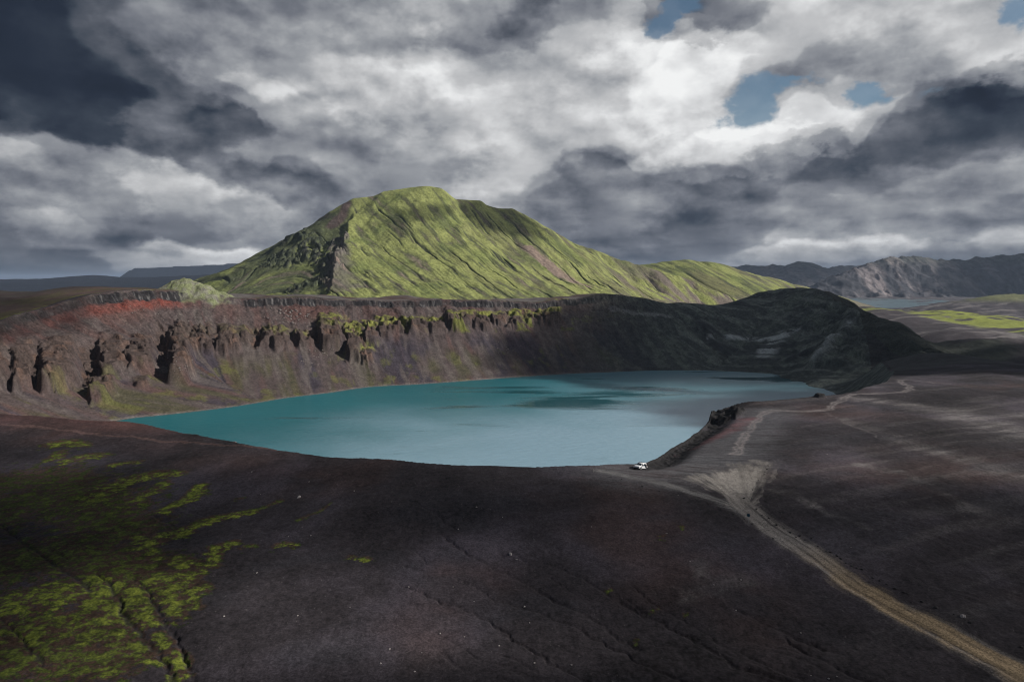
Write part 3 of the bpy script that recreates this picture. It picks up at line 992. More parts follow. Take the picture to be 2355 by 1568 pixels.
        h = h - cut + crag * 9 + fbm(X / 22, Y / 22, 3, 0.5, 155) * 1.6 * hm
        z[r] = smax(h, bz, 7.0)
        mtn[r] = ss(-3, 6, h - bz)
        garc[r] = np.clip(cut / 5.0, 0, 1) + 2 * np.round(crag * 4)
    hill = np.zeros(n, F4)
    r = (y > 1450) & (y < 2900) & (x > 150) & (x < 1500)
    if r.any():
        X, Y = x[r], y[r]
        h, a = ridge(X + fbm(X / 90, Y / 90, 3, 0.5, 161) * 16, Y, HILL2, 0.40, 0.0002, 30.0)
        A = X + 0.35 * (Y - 1900)
        h = h - ss(0.8, 1.0, ridged(A / 60, Y / 500, 2, 0.5, 165)) * 6 - np.abs(pn(A / 14, Y / 120, 169)) * 1.6
        bz = z[r]
        z[r] = smax(h, bz, 9.0)
        hill[r] = ss(-2, 5, h - bz)
    far = np.zeros(n, F4)
    r = (d0 > 2400) & (y > 0)
    if r.any():
        X, Y = x[r], y[r]
        big = fbm(X / 600, Y / 600, 4, 0.5, 171)
        rg = ridged(X / 420 + big * 0.3, Y / 420, 5, 0.55, 175) - 0.6
        h = ridge(X + big * 60, Y, FAR1, 0.40, 0, 20)[0] + rg * 45
        hb = ridge(X + big * 50, Y + big * 40, FAR2, 0.52, 0, 15)[0]
        hb = smax(hb, ridge(X, Y, FAR2B, 0.62, 0, 12)[0], 12)
        hb = smax(hb, ridge(X, Y, FAR2C, 0.60, 0, 12)[0], 12)
        cr = np.clip(1 - np.abs(Y - 3900) / 900, 0, 1)
        hb = hb + rg * 70 * (1 - ss(0.8, 1.0, cr)) + (ridged(X / 130, Y / 260, 4, 0.55, 177) - 0.6) * 26
        hc = ridge(X, Y, LOWL, 0.10, 0, 20)[0] + rg * 6
        hd = ridge(X, Y, TABLE, 0.8, 0, 5, 260)[0]
        hh = np.maximum(np.maximum(h, hb), np.maximum(hc, hd))
        bz = z[r]
        z[r] = smax(hh, bz, 8.0)
        far[r] = ss(-2, 6, hh - bz)
    # small hills
    knob = np.zeros(n, F4)
    for S, k, soft, box, amp, sc in ((KNOB, 0.85, 6.0, (-420, -180, 560, 760), 1.3, 12), (MOUND, 0.28, 16, (150, 700, 450, 800), 1.2, 30), (BACK, 0.2, 40, (900, 2600, 1500, 2600), 3, 90)):
        r = (x > box[0]) & (x < box[1]) & (y > box[2]) & (y < box[3])
        if r.any():
            X, Y = x[r], y[r]
            h = ridge(X + fbm(X / sc, Y / sc, 2, 0.5, 181) * sc * 0.25, Y, S, k, 0, soft)[0] + fbm(X / sc, Y / sc, 4, 0.6, 185) * amp
            bz = z[r]
            z[r] = smax(h, bz, 1.5 if S is KNOB else 4.0)
            if S is KNOB:
                knob[r] = ss(-1, 2, h - bz)
    return z, dict(dr=dr, ds=ds, ar=ar, wall=wall, t=tt, basalt=basalt, outc=outc, gul=gul, mtn=mtn, cut=garc, hill=hill, far=far, knob=knob, d0=d0, rh=rh, shf=shf)


C = lambda *c: np.array(c, F4)
SOIL = C(.035, .030, .034)
SOILW = C(.052, .034, .032)
PURP = C(.050, .043, .052)
PALEC = C(.150, .138, .135)
RED = C(.200, .048, .036)
REDB = C(.105, .050, .042)
MOSSC = C(.145, .172, .028)
MOSSD = C(.034, .048, .014)
GREEN = C(.235, .320, .062)
GREEND = C(.060, .085, .036)
ROCK = C(.052, .048, .047)
ROCKL = C(.115, .085, .072)
ROADY = C(.330, .245, .150)
ROADG = C(.220, .200, .185)


def lay(c, m, k):
    return c + (k[None, :] - c) * np.clip(m, 0, 1)[:, None]


def colours(x, y, z, K, slope):
    """colours of soil, moss, rock and track, some light and shade painted in"""
    d0 = K['d0']
    n1 = fbm(x / 38, y / 38, 4, 0.55, 201)
    n2 = fbm(x / 7, y / 7, 3, 0.55, 205)
    n3 = pn(x / 1.3, y / 1.3, 209)
    c = np.tile(SOIL, (len(x), 1))
    c = lay(c, ss(-0.1, 0.7, n1) * 0.9, PURP)
    c = lay(c, ss(0.1, 0.8, fbm(x / 50, y / 50, 3, 0.5, 213)) * 0.7, SOILW)
    road = np.zeros(len(x), F4)
    near = (d0 < 640) & (y > 20)
    if near.any():
        X, Y = x[near], y[near]
        cc = c[near]
        N1, N2, N3 = n1[near], n2[near], n3[near]
        wx, wy = X + N2 * 1.5, Y + fbm(X / 7, Y / 7, 3, 0.5, 221) * 1.5
        # streaks of paler ground on the right slope
        sw = fbm((X * 0.93 + Y * 0.36) / 60, (Y * 0.93 - X * 0.36) / 5.5, 4, 0.55, 225)
        rs = ss(40, 110, X - (Y - 180) * 0.1)
        cc = lay(cc, ss(0.0, 0.9, sw) * 0.26 * rs, PALEC)
        for pts, a, b, k in PALE:
            s = stroke(wx, wy, pts, a, b)
            cc = lay(cc, ss(0.0, 1.0, s) * k * 0.9 * (0.3 + 0.8 * ss(-0.4, 0.5, sw)), PALEC)
        # cooler, wetter patches
        cc = lay(cc, ss(0.15, 0.6, fbm(X / 30, Y / 18, 3, 0.5, 229)) * 0.5, C(.036, .034, .040))
        s = stroke(wx, wy, REDS, 4.0, 5.0)
        cc = lay(cc, ss(0.0, 0.9, s) * 0.8, C(.105, .030, .034))
        # red lip of the crater far left
        lr = ss(-22, 2, K['dr'][near]) * ss(-60, -170, X) * ss(330, 280, Y)
        lr = ss(-26, 2, K['dr'][near]) * (1 - ss(-150, -40, X)) * (1 - ss(300, 340, Y))
        cc = lay(cc, lr * (0.6 + 0.5 * N1), C(.070, .034, .030))
        s = stroke(wx * 0.7 + X * 0.3, wy * 0.7 + Y * 0.3, SMALLTRAIL, 1.0)
        cc = lay(cc, ss(0.0, 0.5, s) * 0.55, C(.120, .075, .068))
        # moss
        mo = np.zeros(len(X), F4)
        hh = fbm(X / 3.0, Y / 2.0, 5, 0.65, 233)
        for pts, a, b, k in MOSS:
            xs = [p[0] for p in pts]
            ys = [p[1] for p in pts]
            mx = max(a, b) * 1.6 + 2
            bb = (X > min(xs) - mx) & (X < max(xs) + mx) & (Y > min(ys) - mx) & (Y < max(ys) + mx)
            if bb.any():
                s = stroke(X[bb] + N2[bb] * 1.1, Y[bb] + hh[bb] * 1.0, pts, a * 1.7, b * 1.7)
                s = np.where(s > 0, s + 0.35 * hh[bb], s)
                v = k * ss(0.0, 0.95, s)
                mo[bb] = np.maximum(mo[bb], v)
        tex = hh * 0.75 + pn(X / 0.8, Y / 0.8, 237) * 0.55 + pn(X / 0.34, Y / 0.34, 239) * 0.45
        mm = ss(0.40, 0.66, mo * 0.72 + tex * 0.66)
        mm = mm * (mo > 0.02)
        shade = ss(0.6, 1.15, mo)
        mc = MOSSD[None, :] + (MOSSC - MOSSD)[None, :] * np.clip(shade * (0.62 + 1.15 * tex), 0, 1.5)[:, None]
        # rusty rim round the moss
        cc = lay(cc, ss(0.15, 0.5, mo) * (1 - mm) * 0.55, C(.085, .045, .020))
        cc = cc + (mc - cc) * (mm * (1 - 0.7 * K['gul'][near]))[:, None]
        cc = lay(cc, K['gul'][near] * 0.35, C(.030, .025, .026))
        # grit and small stones
        st = pn(X / 0.42, Y / 0.42, 241)
        cc = cc * (1 + 0.28 * N3 + 0.30 * pn(X / 0.6, Y / 0.6, 245) + 0.18 * N2 + 0.45 * N1)[:, None]
        cc = lay(cc, ss(0.72, 0.82, st) * 0.30, C(.17, .155, .15))
        # tracks
        jx, jy = X + pn(X / 3, Y / 3, 251) * 0.5 + N2 * 0.9, Y + pn(X / 3, Y / 3, 253) * 0.5 + N1 * 0.8
        rd = stroke(jx, jy, ROADC, 5.0, 3.8)
        fn = np.zeros(len(X), F4)
        for g in FAN:
            fn = np.maximum(fn, stroke(jx, jy, g, 4.6, 5.2))
        lb = stroke(jx, jy, LEFTB, 3.2, 3.0)
        tr = np.maximum(stroke(jx, jy, TRACK, 2.1, 2.0), stroke(jx, jy, TRACK2, 1.6, 1.0) * 0.3)
        di = stroke(wx, wy, DIRT, 15, 20)
        rsd, rarc = line_uv(X, Y, ROADC[::2] + [ROADC[-1]])
        along = fbm(rsd / 1.3, rarc / 40, 4, 0.6, 255)          # ruts run with the road
        swirl = fbm((X * 0.30 + Y * 0.95) / 1.3, (X * 0.95 - Y * 0.30) / 22, 4, 0.6, 259)
        fx0, fy0 = X - FTH[0], Y - FTH[1]
        fr_ = np.hypot(fx0, fy0)
        fswirl = fbm(np.arctan2(fx0, fy0) * 7 + 0.01 * fr_, fr_ / 26, 4, 0.6, 261)
        rr = ss(0.0, 0.30, rd)
        yel = ss(0.1, 0.6, rd + 0.3 * fbm(rsd / 1.5, rarc / 30, 3, 0.5, 263)) * (1 - ss(114, 138, Y))
        rc = ROADG[None, :] + (ROADY - ROADG)[None, :] * yel[:, None]
        rc = rc * (0.92 + along * 0.45)[:, None]
        rc = rc * (1 - 0.38 * ss(0.5, 2.6, np.where(rsd > 0, -9, -rsd) + N2 * 0.6))[:, None]
        # older, darker wheel lines to the right of the road
        cc = lay(cc, ss(0.0, 0.8, di) * 0.62 * (0.85 + 0.6 * swirl), C(.112, .112, .120))
        cc = lay(cc, ss(0.0, 0.9, lb) * 0.62 * (0.85 + 0.9 * fswirl), C(.180, .174, .170))
        fcol = C(.270, .248, .225)[None, :] * (0.85 + fswirl * 0.35)[:, None]
        cc = cc + (fcol - cc) * (ss(-0.1, 0.9, fn + N2 * 0.3 + fswirl * 0.45) * (fn > 0) * 0.8)[:, None]
        cc = cc + (rc - cc) * (ss(0.0, 0.75, rd + 0.3 * along * (rd > 0)) * 0.92)[:, None]
        tt2 = ss(0.05, 0.4, tr)
        rut = np.exp(-((1 - tr) * 2.5 - 1.0) ** 2 / 0.12) * (tr > 0)
        cc = lay(cc, (tt2 * 0.36 + rut * 0.40) * (0.85 + 0.3 * N2), C(.230, .205, .202))
        s3 = stroke(jx, jy, TRACK3, 1.2, 1.0)
        cc = lay(cc, ss(0, .5, s3) * .35, C(.2, .19, .19))
        road[near] = np.maximum.reduce([rr, ss(0.2, 0.5, fn), ss(.15, .4, tr), ss(0.2, 0.5, lb)])
        c[near] = cc
    # crater wall
    w = K['wall']
    m = (w > 0.01)
    if m.any():
        X, Y, t, AR = x[m], y[m], K['t'][m], K['ar'][m]
        zz = z[m]
        leftw = 1 - ss(0, 170, X - (Y - 640) * 0.2)
        down = fbm(AR / 13, t * 1.6, 4, 0.55, 271)
        down2 = fbm(AR / 34, t * 1.2 + 3, 3, 0.55, 275)
        hr = K['rh'][m] > 0.3
        down = np.where(hr, fbm((X * .8 + Y * .6) / 22, (Y * .8 - X * .6) / 30, 4, 0.6, 273), down)
        down2 = np.where(hr, fbm(X / 50, Y / 40, 3, 0.55, 274), down2)
        wc = np.tile(C(.080, .062, .060), (len(X), 1))
        wc = lay(wc, ss(0.1, 0.7, down) * 0.6, C(.105, .060, .054))
        wc = lay(wc, ss(0.0, 0.45, down2) * 0.8 * (1 - ss(.45, .7, t)), C(.046, .040, .054))
        wc = lay(wc, ss(0.05, 0.45, -down2) * 0.7 * (1 - ss(.3, .5, t)), C(.072, .070, .036))
        wc = lay(wc, ss(0.1, 0.7, -down) * 0.7, C(.118, .100, .092))
        # scoria under the lid
        red = ss(-350, -335, X) * ss(.72, .86, t) * (1 - ss(.93, .955, t)) * ss(0.0, 0.5, pn(AR / 60, AR * 0 + 9, 281) + 0.1) * leftw
        wc = lay(wc, red * 0.6, REDB)
        rb = ss(.84, .9, t) * (1 - ss(.93, .95, t)) * np.exp(-((X + 316) / 26) ** 2)
        wc = lay(wc, rb * 1.0 * (0.7 + 0.5 * ss(-.3, .4, down)), C(.175, .052, .040))
        # rocks
        wc = lay(wc, K['outc'][m] * 0.9, C(.068, .050, .044))
        wc = lay(wc, K['outc'][m] * ss(0.1, 0.6, fbm(X / 12, Y / 12, 3, 0.5, 277)) * 0.7, C(.125, .078, .060))
        wc = lay(wc, K['shf'][m] * ss(-290, -120, X) * ss(-0.5, 0.2, n2[m]) * 0.95, C(.175, .185, .045))
        wc = lay(wc, K['basalt'][m] * 1.3, C(.028, .026, .028))
        wc = lay(wc, K['basalt'][m] * ss(0.2, 0.55, pn(AR / 1.8, t * 30, 279)), C(.12, .115, .115))  # alternate columns painted paler as if lit
        # thin moss on ledges and low on the talus
        ms = fbm(X / 24, Y / 24, 4, 0.6, 285)
        gl = ss(0.10, 0.55, ms) * (ss(.60, .64, t) * (1 - ss(.72, .86, t)) * ss(-230, -60, X) * 1.0 + 0.55 * (1 - ss(.35, .5, t)) * ss(-0.3, 0.4, down))
        wc = lay(wc, gl * leftw, C(.115, .120, .034))
        # dull olive skin on the right-hand slopes
        dk = np.tile(C(.074, .084, .078), (len(X), 1))
        dk = lay(dk, ss(-0.1, 0.6, down + 0.5 * n2[m]) * 0.8, C(.130, .150, .125))
        dk = lay(dk, ss(0.1, 0.5, fbm((X * .8 + Y * .6) / 12, (Y * .8 - X * .6) / 45, 4, .6, 287)) * 0.6 * (X > 180), C(.19, .21, .185))
        dk = lay(dk, ss(0.1, 0.7, down2) * 0.6, C(.034, .036, .042))
        # bleached spur that runs down to the water
        sp = np.maximum.reduce([stroke(X + n2[m] * 3, Y, SPUR_A, 11, 15), stroke(X + n2[m] * 3, Y, SPUR_B, 11, 6), stroke(X + n2[m] * 3, Y, SPUR_C, 10, 14) * 0.6])
        dk = lay(dk, ss(0.1, 0.8, sp) * ss(-0.5, 0.3, down) * 0.95, C(.40, .43, .42))
        sp2 = stroke(X, Y + n2[m] * 2, [(at(1400, 742, 775)[0], 762), (at(1450, 740, 778)[0], 764), (at(1530, 722, 785)[0], 770)], 6, 5)
        dk = lay(dk, ss(0.1, 0.8, sp2) * 0.8, C(.24, .25, .24))
        wc = wc * leftw[:, None] + dk * (1 - leftw)[:, None]
        nearw = 1 - ss(330, 420, Y + 0.25 * np.abs(X))
        wc = lay(wc, nearw * (X > -100), C(.036, .032, .032))
        sh = np.exp(-(np.maximum(-K['ds'][m] - 1.5, 0) / 2.0) ** 2) * ss(0.0, 1.5, -K['ds'][m])
        wc = lay(wc, sh * 0.75 * leftw, C(.20, .185, .175))
        wk = 0.35 + 0.65 * np.maximum(K['outc'][m], ss(.5, .75, t))
        wc = wc * (1 + (0.25 * n3[m] + 0.40 * pn(X / 2.2, Y / 2.2, 289)) * wk + 0.20 * n2[m])[:, None]
        c[m] = c[m] * (1 - w[m])[:, None] + wc * w[m][:, None]
    led = K['outc'] * (1 - w) * (d0 < 420)
    c = lay(c, led * 2.0, C(.022, .021, .022))  # shade of the ledge facing away from the sun, painted into its colour
    # plateau behind the crater: brown with thin green
    p = ss(-6, -30, K['dr']) * 0
    pl = (y > 440) & (K['dr'] < 0) & (x < 330)
    if pl.any():
        X, Y = x[pl], y[pl]
        pc = np.tile(C(.080, .055, .048), (len(X), 1))
        lf = 1 - ss(-330, -270, X)
        pc = lay(pc, ss(-0.15, 0.45, n1[pl] + 0.2 * n2[pl]) * lf * 0.55, C(.070, .068, .026))
        pc = lay(pc, lf * ss(20, 90, -K['dr'][pl]) * 0.7, C(.030, .026, .028))
        gr = 1 - lf
        pc = lay(pc, gr * ss(-0.4, 0.3, n1[pl]) * 0.8, C(.120, .112, .110))
        pc = lay(pc, gr * ss(960, 1080, Y) * 0.9, C(.19, .25, .055))
        pc = lay(pc, gr * ss(60, 150, X), C(.055, .055, .055))
        pc = lay(pc, ss(-7, -2, K['dr'][pl]) * lf * 0.0 + ss(-5, -1, K['dr'][pl]) * (1 - ss(60, 150, X)) * ss(0, .5, n2[pl] + .3) * .7, C(.14, .15, .035))
        c[pl] = pc * (1 + 0.2 * n2[pl] + 0.15 * n3[pl])[:, None]
    # valley to the right
    v = (y > 440) & (K['dr'] < 0) & (x >= 330) | (d0 > 1000) & (K['mtn'] < 0.5) & (x > 330)
    if v.any():
        X, Y = x[v], y[v]
        sw = fbm((X + 0.3 * Y) / 130, (Y - 0.3 * X) / 26, 4, 0.55, 301)
        vc = np.tile(C(.066, .058, .064), (len(X), 1))
        vc = lay(vc, ss(0.0, 0.6, sw) * ss(560, 640, Y) * 0.8, C(.190, .175, .172))
        yb = 1130 - np.clip(X / Y - 0.56, 0, 0.3) * 1300
        gz = ss(yb - 40, yb + 30, Y + 60 * sw) * (1 - ss(1350, 1500, Y)) * ss(-30, -18, z[v])
        vc = lay(vc, gz * ss(-0.7, 0.1, sw + n1[v]), C(.24, .27, .065))
        hs = stroke(X, Y, [(p[0], p[1]) for p in HILLR[5:]], 75, 60)
        vc = lay(vc, ss(0.05, 0.6, hs + 0.2 * sw), C(.066, .072, .062))
        gz2 = ss(1700, 1850, Y) * ss(-20, -5, z[v])
        vc = lay(vc, gz2 * 0.8, C(.15, .16, .06))
        c[v] = vc * (1 + 0.2 * n2[v])[:, None]
    # green mountain and hill
    for key, s0 in (('mtn', 311), ('hill', 331)):
        m = K[key] > 0.01
        if m.any():
            X, Y, Z = x[m], y[m], z[m]
            k = 0.62 * ss(-640, -380, X) - 0.55 * (1 - ss(-640, -380, X)) if key == 'mtn' else 0.35
            A = X + k * (Y - 1600)
            st = fbm(A / 26, Y / 150, 4, 0.6, s0)
            st2 = fbm(A / 7, Y / 60, 3, 0.6, s0 + 4)
            bl = fbm(X / 110, Y / 110, 3, 0.5, s0 + 8)
            cut = K['cut'][m]
            cr = np.floor(cut / 2) * 0.5
            cut = cut - np.floor(cut / 2) * 2
            mc = np.tile(C(.270, .295, .100), (len(X), 1))
            mc = lay(mc, ss(-0.2, 0.6, st + 0.5 * bl) * 0.8, C(.090, .102, .048))
            br = ss(0.0, 0.5, fbm(A / 45, Y / 260, 4, 0.6, s0 + 12)) * ss(-300, 200, X)
            mc = lay(mc, br * 0.55, C(.120, .098, .072))
            mc = lay(mc, ss(0.1, 0.8, st2 * 0.6 + st * 0.8) * 0.6, C(.050, .058, .040))
            mc = lay(mc, ss(0.1, 0.6, bl) * 0.45, C(.16, .20, .060))
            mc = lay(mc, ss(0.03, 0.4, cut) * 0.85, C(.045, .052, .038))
            mc = lay(mc, cr * 0.9, C(.045, .045, .042))
            if key == 'mtn':
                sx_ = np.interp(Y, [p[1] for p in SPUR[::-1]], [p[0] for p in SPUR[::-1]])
                mc = lay(mc, (1 - ss(-12, 6, X - sx_)) * 0.82 * ss(-0.6, 0.2, -bl), C(.060, .072, .042))  # shaded side left of the spur, painted as a darker green
                # bare scree down the notch and at the foot of the spur
                nt = stroke(X, Y, [(at(795, 480, 1560)[0], 1570), (at(785, 520, 1520)[0], 1525), (at(765, 550, 1490)[0], 1490)], 14, 22)
                mc = lay(mc, ss(0.0, 0.6, nt + n1[m] * 0.2), C(.085, .062, .055))
                ft = stroke(X, Y, [(SPUR[4][0], SPUR[4][1]), (SPUR[6][0] + 10, SPUR[6][1]), (SPUR[8][0] + 20, SPUR[8][1])], 22, 45)
                mc = lay(mc, ss(0.1, 0.8, ft + n1[m] * 0.3) * 0.8, C(.140, .125, .112))
                # pale rhyolite scars on the right
                sc = stroke(X + n2[m] * 4, Y, [(at(1215, 585, 1480)[0], 1440), (at(1260, 605, 1450)[0], 1390), (at(1330, 630, 1420)[0], 1320)], 14, 26)
                mc = lay(mc, ss(0.1, 0.6, sc + st * 0.35) * 0.9, C(.27, .20, .17))
                lo = ss(60, 320, X) * ss(1330, 1200, Y) * 0
                rr2 = ss(110, 380, X) * (1 - ss(35, 120, Z)) * ss(-0.5, 0.3, st + bl)
                mc = lay(mc, rr2 * 0.85, C(.185, .150, .135))
            else:
                rr2 = ss(560, 760, X) * ss(-0.3, 0.4, st)
                mc = lay(mc, np.maximum(rr2, 1 - ss(-14, 16, Z)) * 0.8, C(.17, .145, .13))
            mc = mc * (1 + 0.10 * n2[m] + 0.14 * st2)[:, None]
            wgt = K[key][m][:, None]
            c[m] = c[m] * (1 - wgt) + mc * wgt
    m = K['far'] > 0.01
    if m.any():
        X, Y, Z = x[m], y[m], z[m]
        st = fbm(X / 90, Y / 380, 4, 0.6, 351)
        fc = np.tile(C(.060, .060, .068), (len(X), 1))
        fc = lay(fc, ss(0.1, 0.7, st) * (x[m] > 500) * 0.6, C(.14, .125, .13))
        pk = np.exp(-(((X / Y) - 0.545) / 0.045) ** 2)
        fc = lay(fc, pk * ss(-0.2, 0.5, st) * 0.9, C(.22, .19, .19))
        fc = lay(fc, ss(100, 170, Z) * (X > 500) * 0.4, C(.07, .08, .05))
        fc = lay(fc, (X < 0) * 1.0, C(.014, .017, .026))  # far left hills: cloud shade put into a dark colour
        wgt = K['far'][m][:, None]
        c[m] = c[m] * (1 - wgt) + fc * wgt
    m = K['knob'] > 0.01
    if m.any():
        kc = np.tile(C(.20, .22, .115), (int(m.sum()), 1))
        kc = lay(kc, ss(-.2, .5, n2[m]), C(.20, .20, .15))
        kc = lay(kc, ss(1.0, 1.6, slope[m]), C(.13, .12, .11))
        c[m] = c[m] * (1 - K['knob'][m])[:, None] + kc * K['knob'][m][:, None]
    return np.clip(c, 0.008, 0.6), road


# ------------------------------------------------------------------ polar sheet of ground, denser where it is looked at
def radii():
    r = [1.5, 5, 10, 16, 23, 31, 39, 46, 52, 57, 61]
    while r[-1] < 40000:
        a = r[-1]
        if a < 320:
            d = min(max(a * a / (CAMZ * 683) * 0.9, 0.2), 0.42 + max(0, a - 190) * 0.003)
        elif a < 400:
            d = 0.85
        elif a < 960:
            d = 0.95
        elif a < 1130:
            d = 2.2
        elif a < 1660:
            d = 2.4
        elif a < 2300:
            d = 6.0
        elif a < 2800:
            d = 16.0
        elif a < 5600:
            d = 14.0
        elif a < 10500:
            d = 90.0
        else:
            d = a * 0.08
        r.append(a + d / Q)
    return np.array(r)


def angles():
    a = list(np.arange(-40.5, 40.5, 0.070 / Q))
    out = []
    s, st = 40.5, 0.1
    while s < 179.0:
        out.append(s)
        st = min(st * 1.18, 3.0)
        s += st
    return np.radians(np.array([-v for v in out[::-1]] + a[1:] + out))


RR, AA = radii(), angles()
NRr, NA = len(RR), len(AA)
print("ground sheet", NRr, NA, NRr * NA / 1e6, "M")
SX = (RR[:, None] * np.sin(AA)[None, :]).astype(np.float64)
SY = (RR[:, None] * np.cos(AA)[None, :]).astype(np.float64)
SZ = np.zeros((NRr, NA), F4)
SC = np.zeros((NRr, NA, 3), F4)
SRD = np.zeros((NRr, NA), F4)
SID = np.zeros((NRr, NA), np.int8)
SBP = np.zeros((NRr, NA), F4)


def chunk(i0, i1):
    x = SX[i0:i1].ravel()
    y = SY[i0:i1].ravel()
    z, K = terrain(x, y)
    Zr = z.reshape(i1 - i0, NA)
    if i1 - i0 > 1:
        gy = np.gradient(Zr, RR[i0:i1], axis=0)
    else:
        gy = np.zeros_like(Zr)
    gx = np.gradient(Zr, AA, axis=1) / RR[i0:i1, None]
    slope = np.hypot(gx, gy).ravel()
    c, road = colours(x, y, z, K, slope)
    SZ[i0:i1] = Zr
    SC[i0:i1] = c.reshape(i1 - i0, NA, 3)
    SRD[i0:i1] = road.reshape(i1 - i0, NA)
    sid = np.zeros(len(x), np.int8)
    sid[K['wall'] > 0.5] = 1
    sid[(road > 0.5) & (K['wall'] < 0.5)] = 2
    sid[K['mtn'] > 0.5] = 3
    sid[K['hill'] > 0.5] = 4
    sid[K['knob'] > 0.5] = 6
    sid[K['far'] > 0.5] = 5
    SID[i0:i1] = sid.reshape(i1 - i0, NA)


with ThreadPoolExecutor(4) as ex:
    step = 40
    jobs = [ex.submit(chunk, i, min(i + step, NRr)) for i in range(0, NRr, step)]
    for j in jobs:
        j.result()


def structure(o, kind='structure'):
    o['kind'] = kind
    return o


def sheet_mesh(name, sel, mat):
    """faces of the ground sheet chosen by a mask, as one mesh"""
    rows, cols = np.nonzero(sel)
    c2 = (cols + 1) % NA
    idx = np.stack([rows * NA + cols, rows * NA + c2, (rows + 1) * NA + c2, (rows + 1) * NA + cols], 1)[:, ::-1]
    used, inv = np.unique(idx.ravel(), return_inverse=True)
    co = np.stack([SX.ravel()[used], SY.ravel()[used], SZ.ravel()[used]], 1).astype(F4)
    me = bpy.data.meshes.new(name)
    nf = len(rows)
    me.vertices.add(len(used))
    me.vertices.foreach_set('co', co.ravel())
    me.loops.add(nf * 4)
    me.loops.foreach_set('vertex_index', inv.astype(np.int32))
    me.polygons.add(nf)
    me.polygons.foreach_set('loop_start', np.arange(0, nf * 4, 4, dtype=np.int32))
    me.polygons.foreach_set('use_smooth', np.ones(nf, bool))
    me.update(calc_edges=True)
    at_ = me.attributes.new('tint', 'FLOAT_COLOR', 'POINT')
    cc = np.ones((len(used), 4), F4)
    cc[:, :3] = SC.reshape(-1, 3)[used]
    at_.data.foreach_set('color', cc.ravel())
    me.materials.append(mat)
    o = bpy.data.objects.new(name, me)
    col.objects.link(o)
    return o


def ground_material(name, grain, bump, rough=0.95, spec=0.15, con=0.65):
    mt = bpy.data.materials.new(name)
    mt.use_nodes = True
    T = NT(mt.node_tree)
    mt.node_tree.nodes.clear()
    at_ = T.n('ShaderNodeAttribute', attribute_name='tint')
    tc = T.n('ShaderNodeTexCoord').outputs['Object']
    g1 = T.noise(tc, 1.0 / grain, 6, 0.7)
    g2 = T.noise(tc, 0.22 / grain, 4, 0.6)
    k = T.m('ADD', T.m('MULTIPLY', T.rng(g1, 0.3, 0.7, 1 - con, 1 + con), 0.75), T.m('MULTIPLY', T.rng(g2, 0.3, 0.7, 0.6, 1.4), 0.25))
    kc = T.n('ShaderNodeCombineXYZ')
    for i in range(3):
        T.link(k, kc.inputs[i])
    c = T.mix(1.0, at_.outputs['Color'], kc.outputs[0], 'MULTIPLY')
    b = T.n('ShaderNodeBump')
    b.inputs['Strength'].default_value = 1.0
    b.inputs['Distance'].default_value = bump
    T.link(g1, b.inputs['Height'])
    p = T.n('ShaderNodeBsdfPrincipled')
    T.link(c, p.inputs['Base Color'])
    T.link(b.outputs[0], p.inputs['Normal'])
    p.inputs['Roughness'].default_value = rough
    p.inputs['Specular IOR Level'].default_value = spec
    o = T.n('ShaderNodeOutputMaterial')
    T.link(p.outputs[0], o.inputs[0])
    return mt


M_soil = ground_material('cinder_soil', 0.40, 0.12, con=0.5)
M_wall = ground_material('scree', 1.4, 0.7, con=0.45)
M_road = ground_material('packed_grit', 0.30, 0.05)
M_green = ground_material('moss_slope', 4.0, 1.5, con=0.35)
M_far = ground_material('bare_rock', 40.0, 10.0)

FID = SID[:-1, :].copy()
full = np.ones((NRr - 1, NA), bool)
full[:, NA - 1] = True
NAMES = {0: ('ground', M_soil), 1: ('crater_slope', M_wall), 2: ('road', M_road), 3: ('mountain', M_green), 4: ('hill', M_green), 5: ('distant_hills', M_far), 6: ('rocky_hill', M_wall)}
for k, (nm, mt) in NAMES.items():
    s = (FID == k)
    if s.any():
        structure(sheet_mesh(nm, s, mt))

zc0, _K0 = terrain(np.array([0.5, 0.0, -0.5, 0.2]), np.array([0.1, 0.5, 0.0, -0.5]))


def hgt(x, y):
    """height of the built sheet at plan positions"""
    x = np.atleast_1d(np.asarray(x, float))
    y = np.atleast_1d(np.asarray(y, float))
    r = np.hypot(x, y)
    a = np.arctan2(x, y)
    i = np.clip(np.searchsorted(RR, r) - 1, 0, NRr - 2)
    j = np.clip(np.searchsorted(AA, a) - 1, 0, NA - 2)
    fr = np.clip((r - RR[i]) / (RR[i + 1] - RR[i]), 0, 1)
    fa = np.clip((a - AA[j]) / (AA[j + 1] - AA[j]), 0, 1)
    z0 = SZ[i, j] * (1 - fa) + SZ[i, j + 1] * fa
    z1 = SZ[i + 1, j] * (1 - fa) + SZ[i + 1, j + 1] * fa
    return z0 * (1 - fr) + z1 * fr


def fine_at(u, v, ymin=40.0, ymax=900.0):
    a, b = ray(u, v)
    ys = np.arange(ymin, ymax, 0.25)
    h = hgt(a * ys, ys)
    below = np.nonzero(CAMZ + b * ys <= h)[0]
    if not len(below):
        return None
    y = ys[below[0]]
    return Vector((a * y, y, float(h[below[0]])))


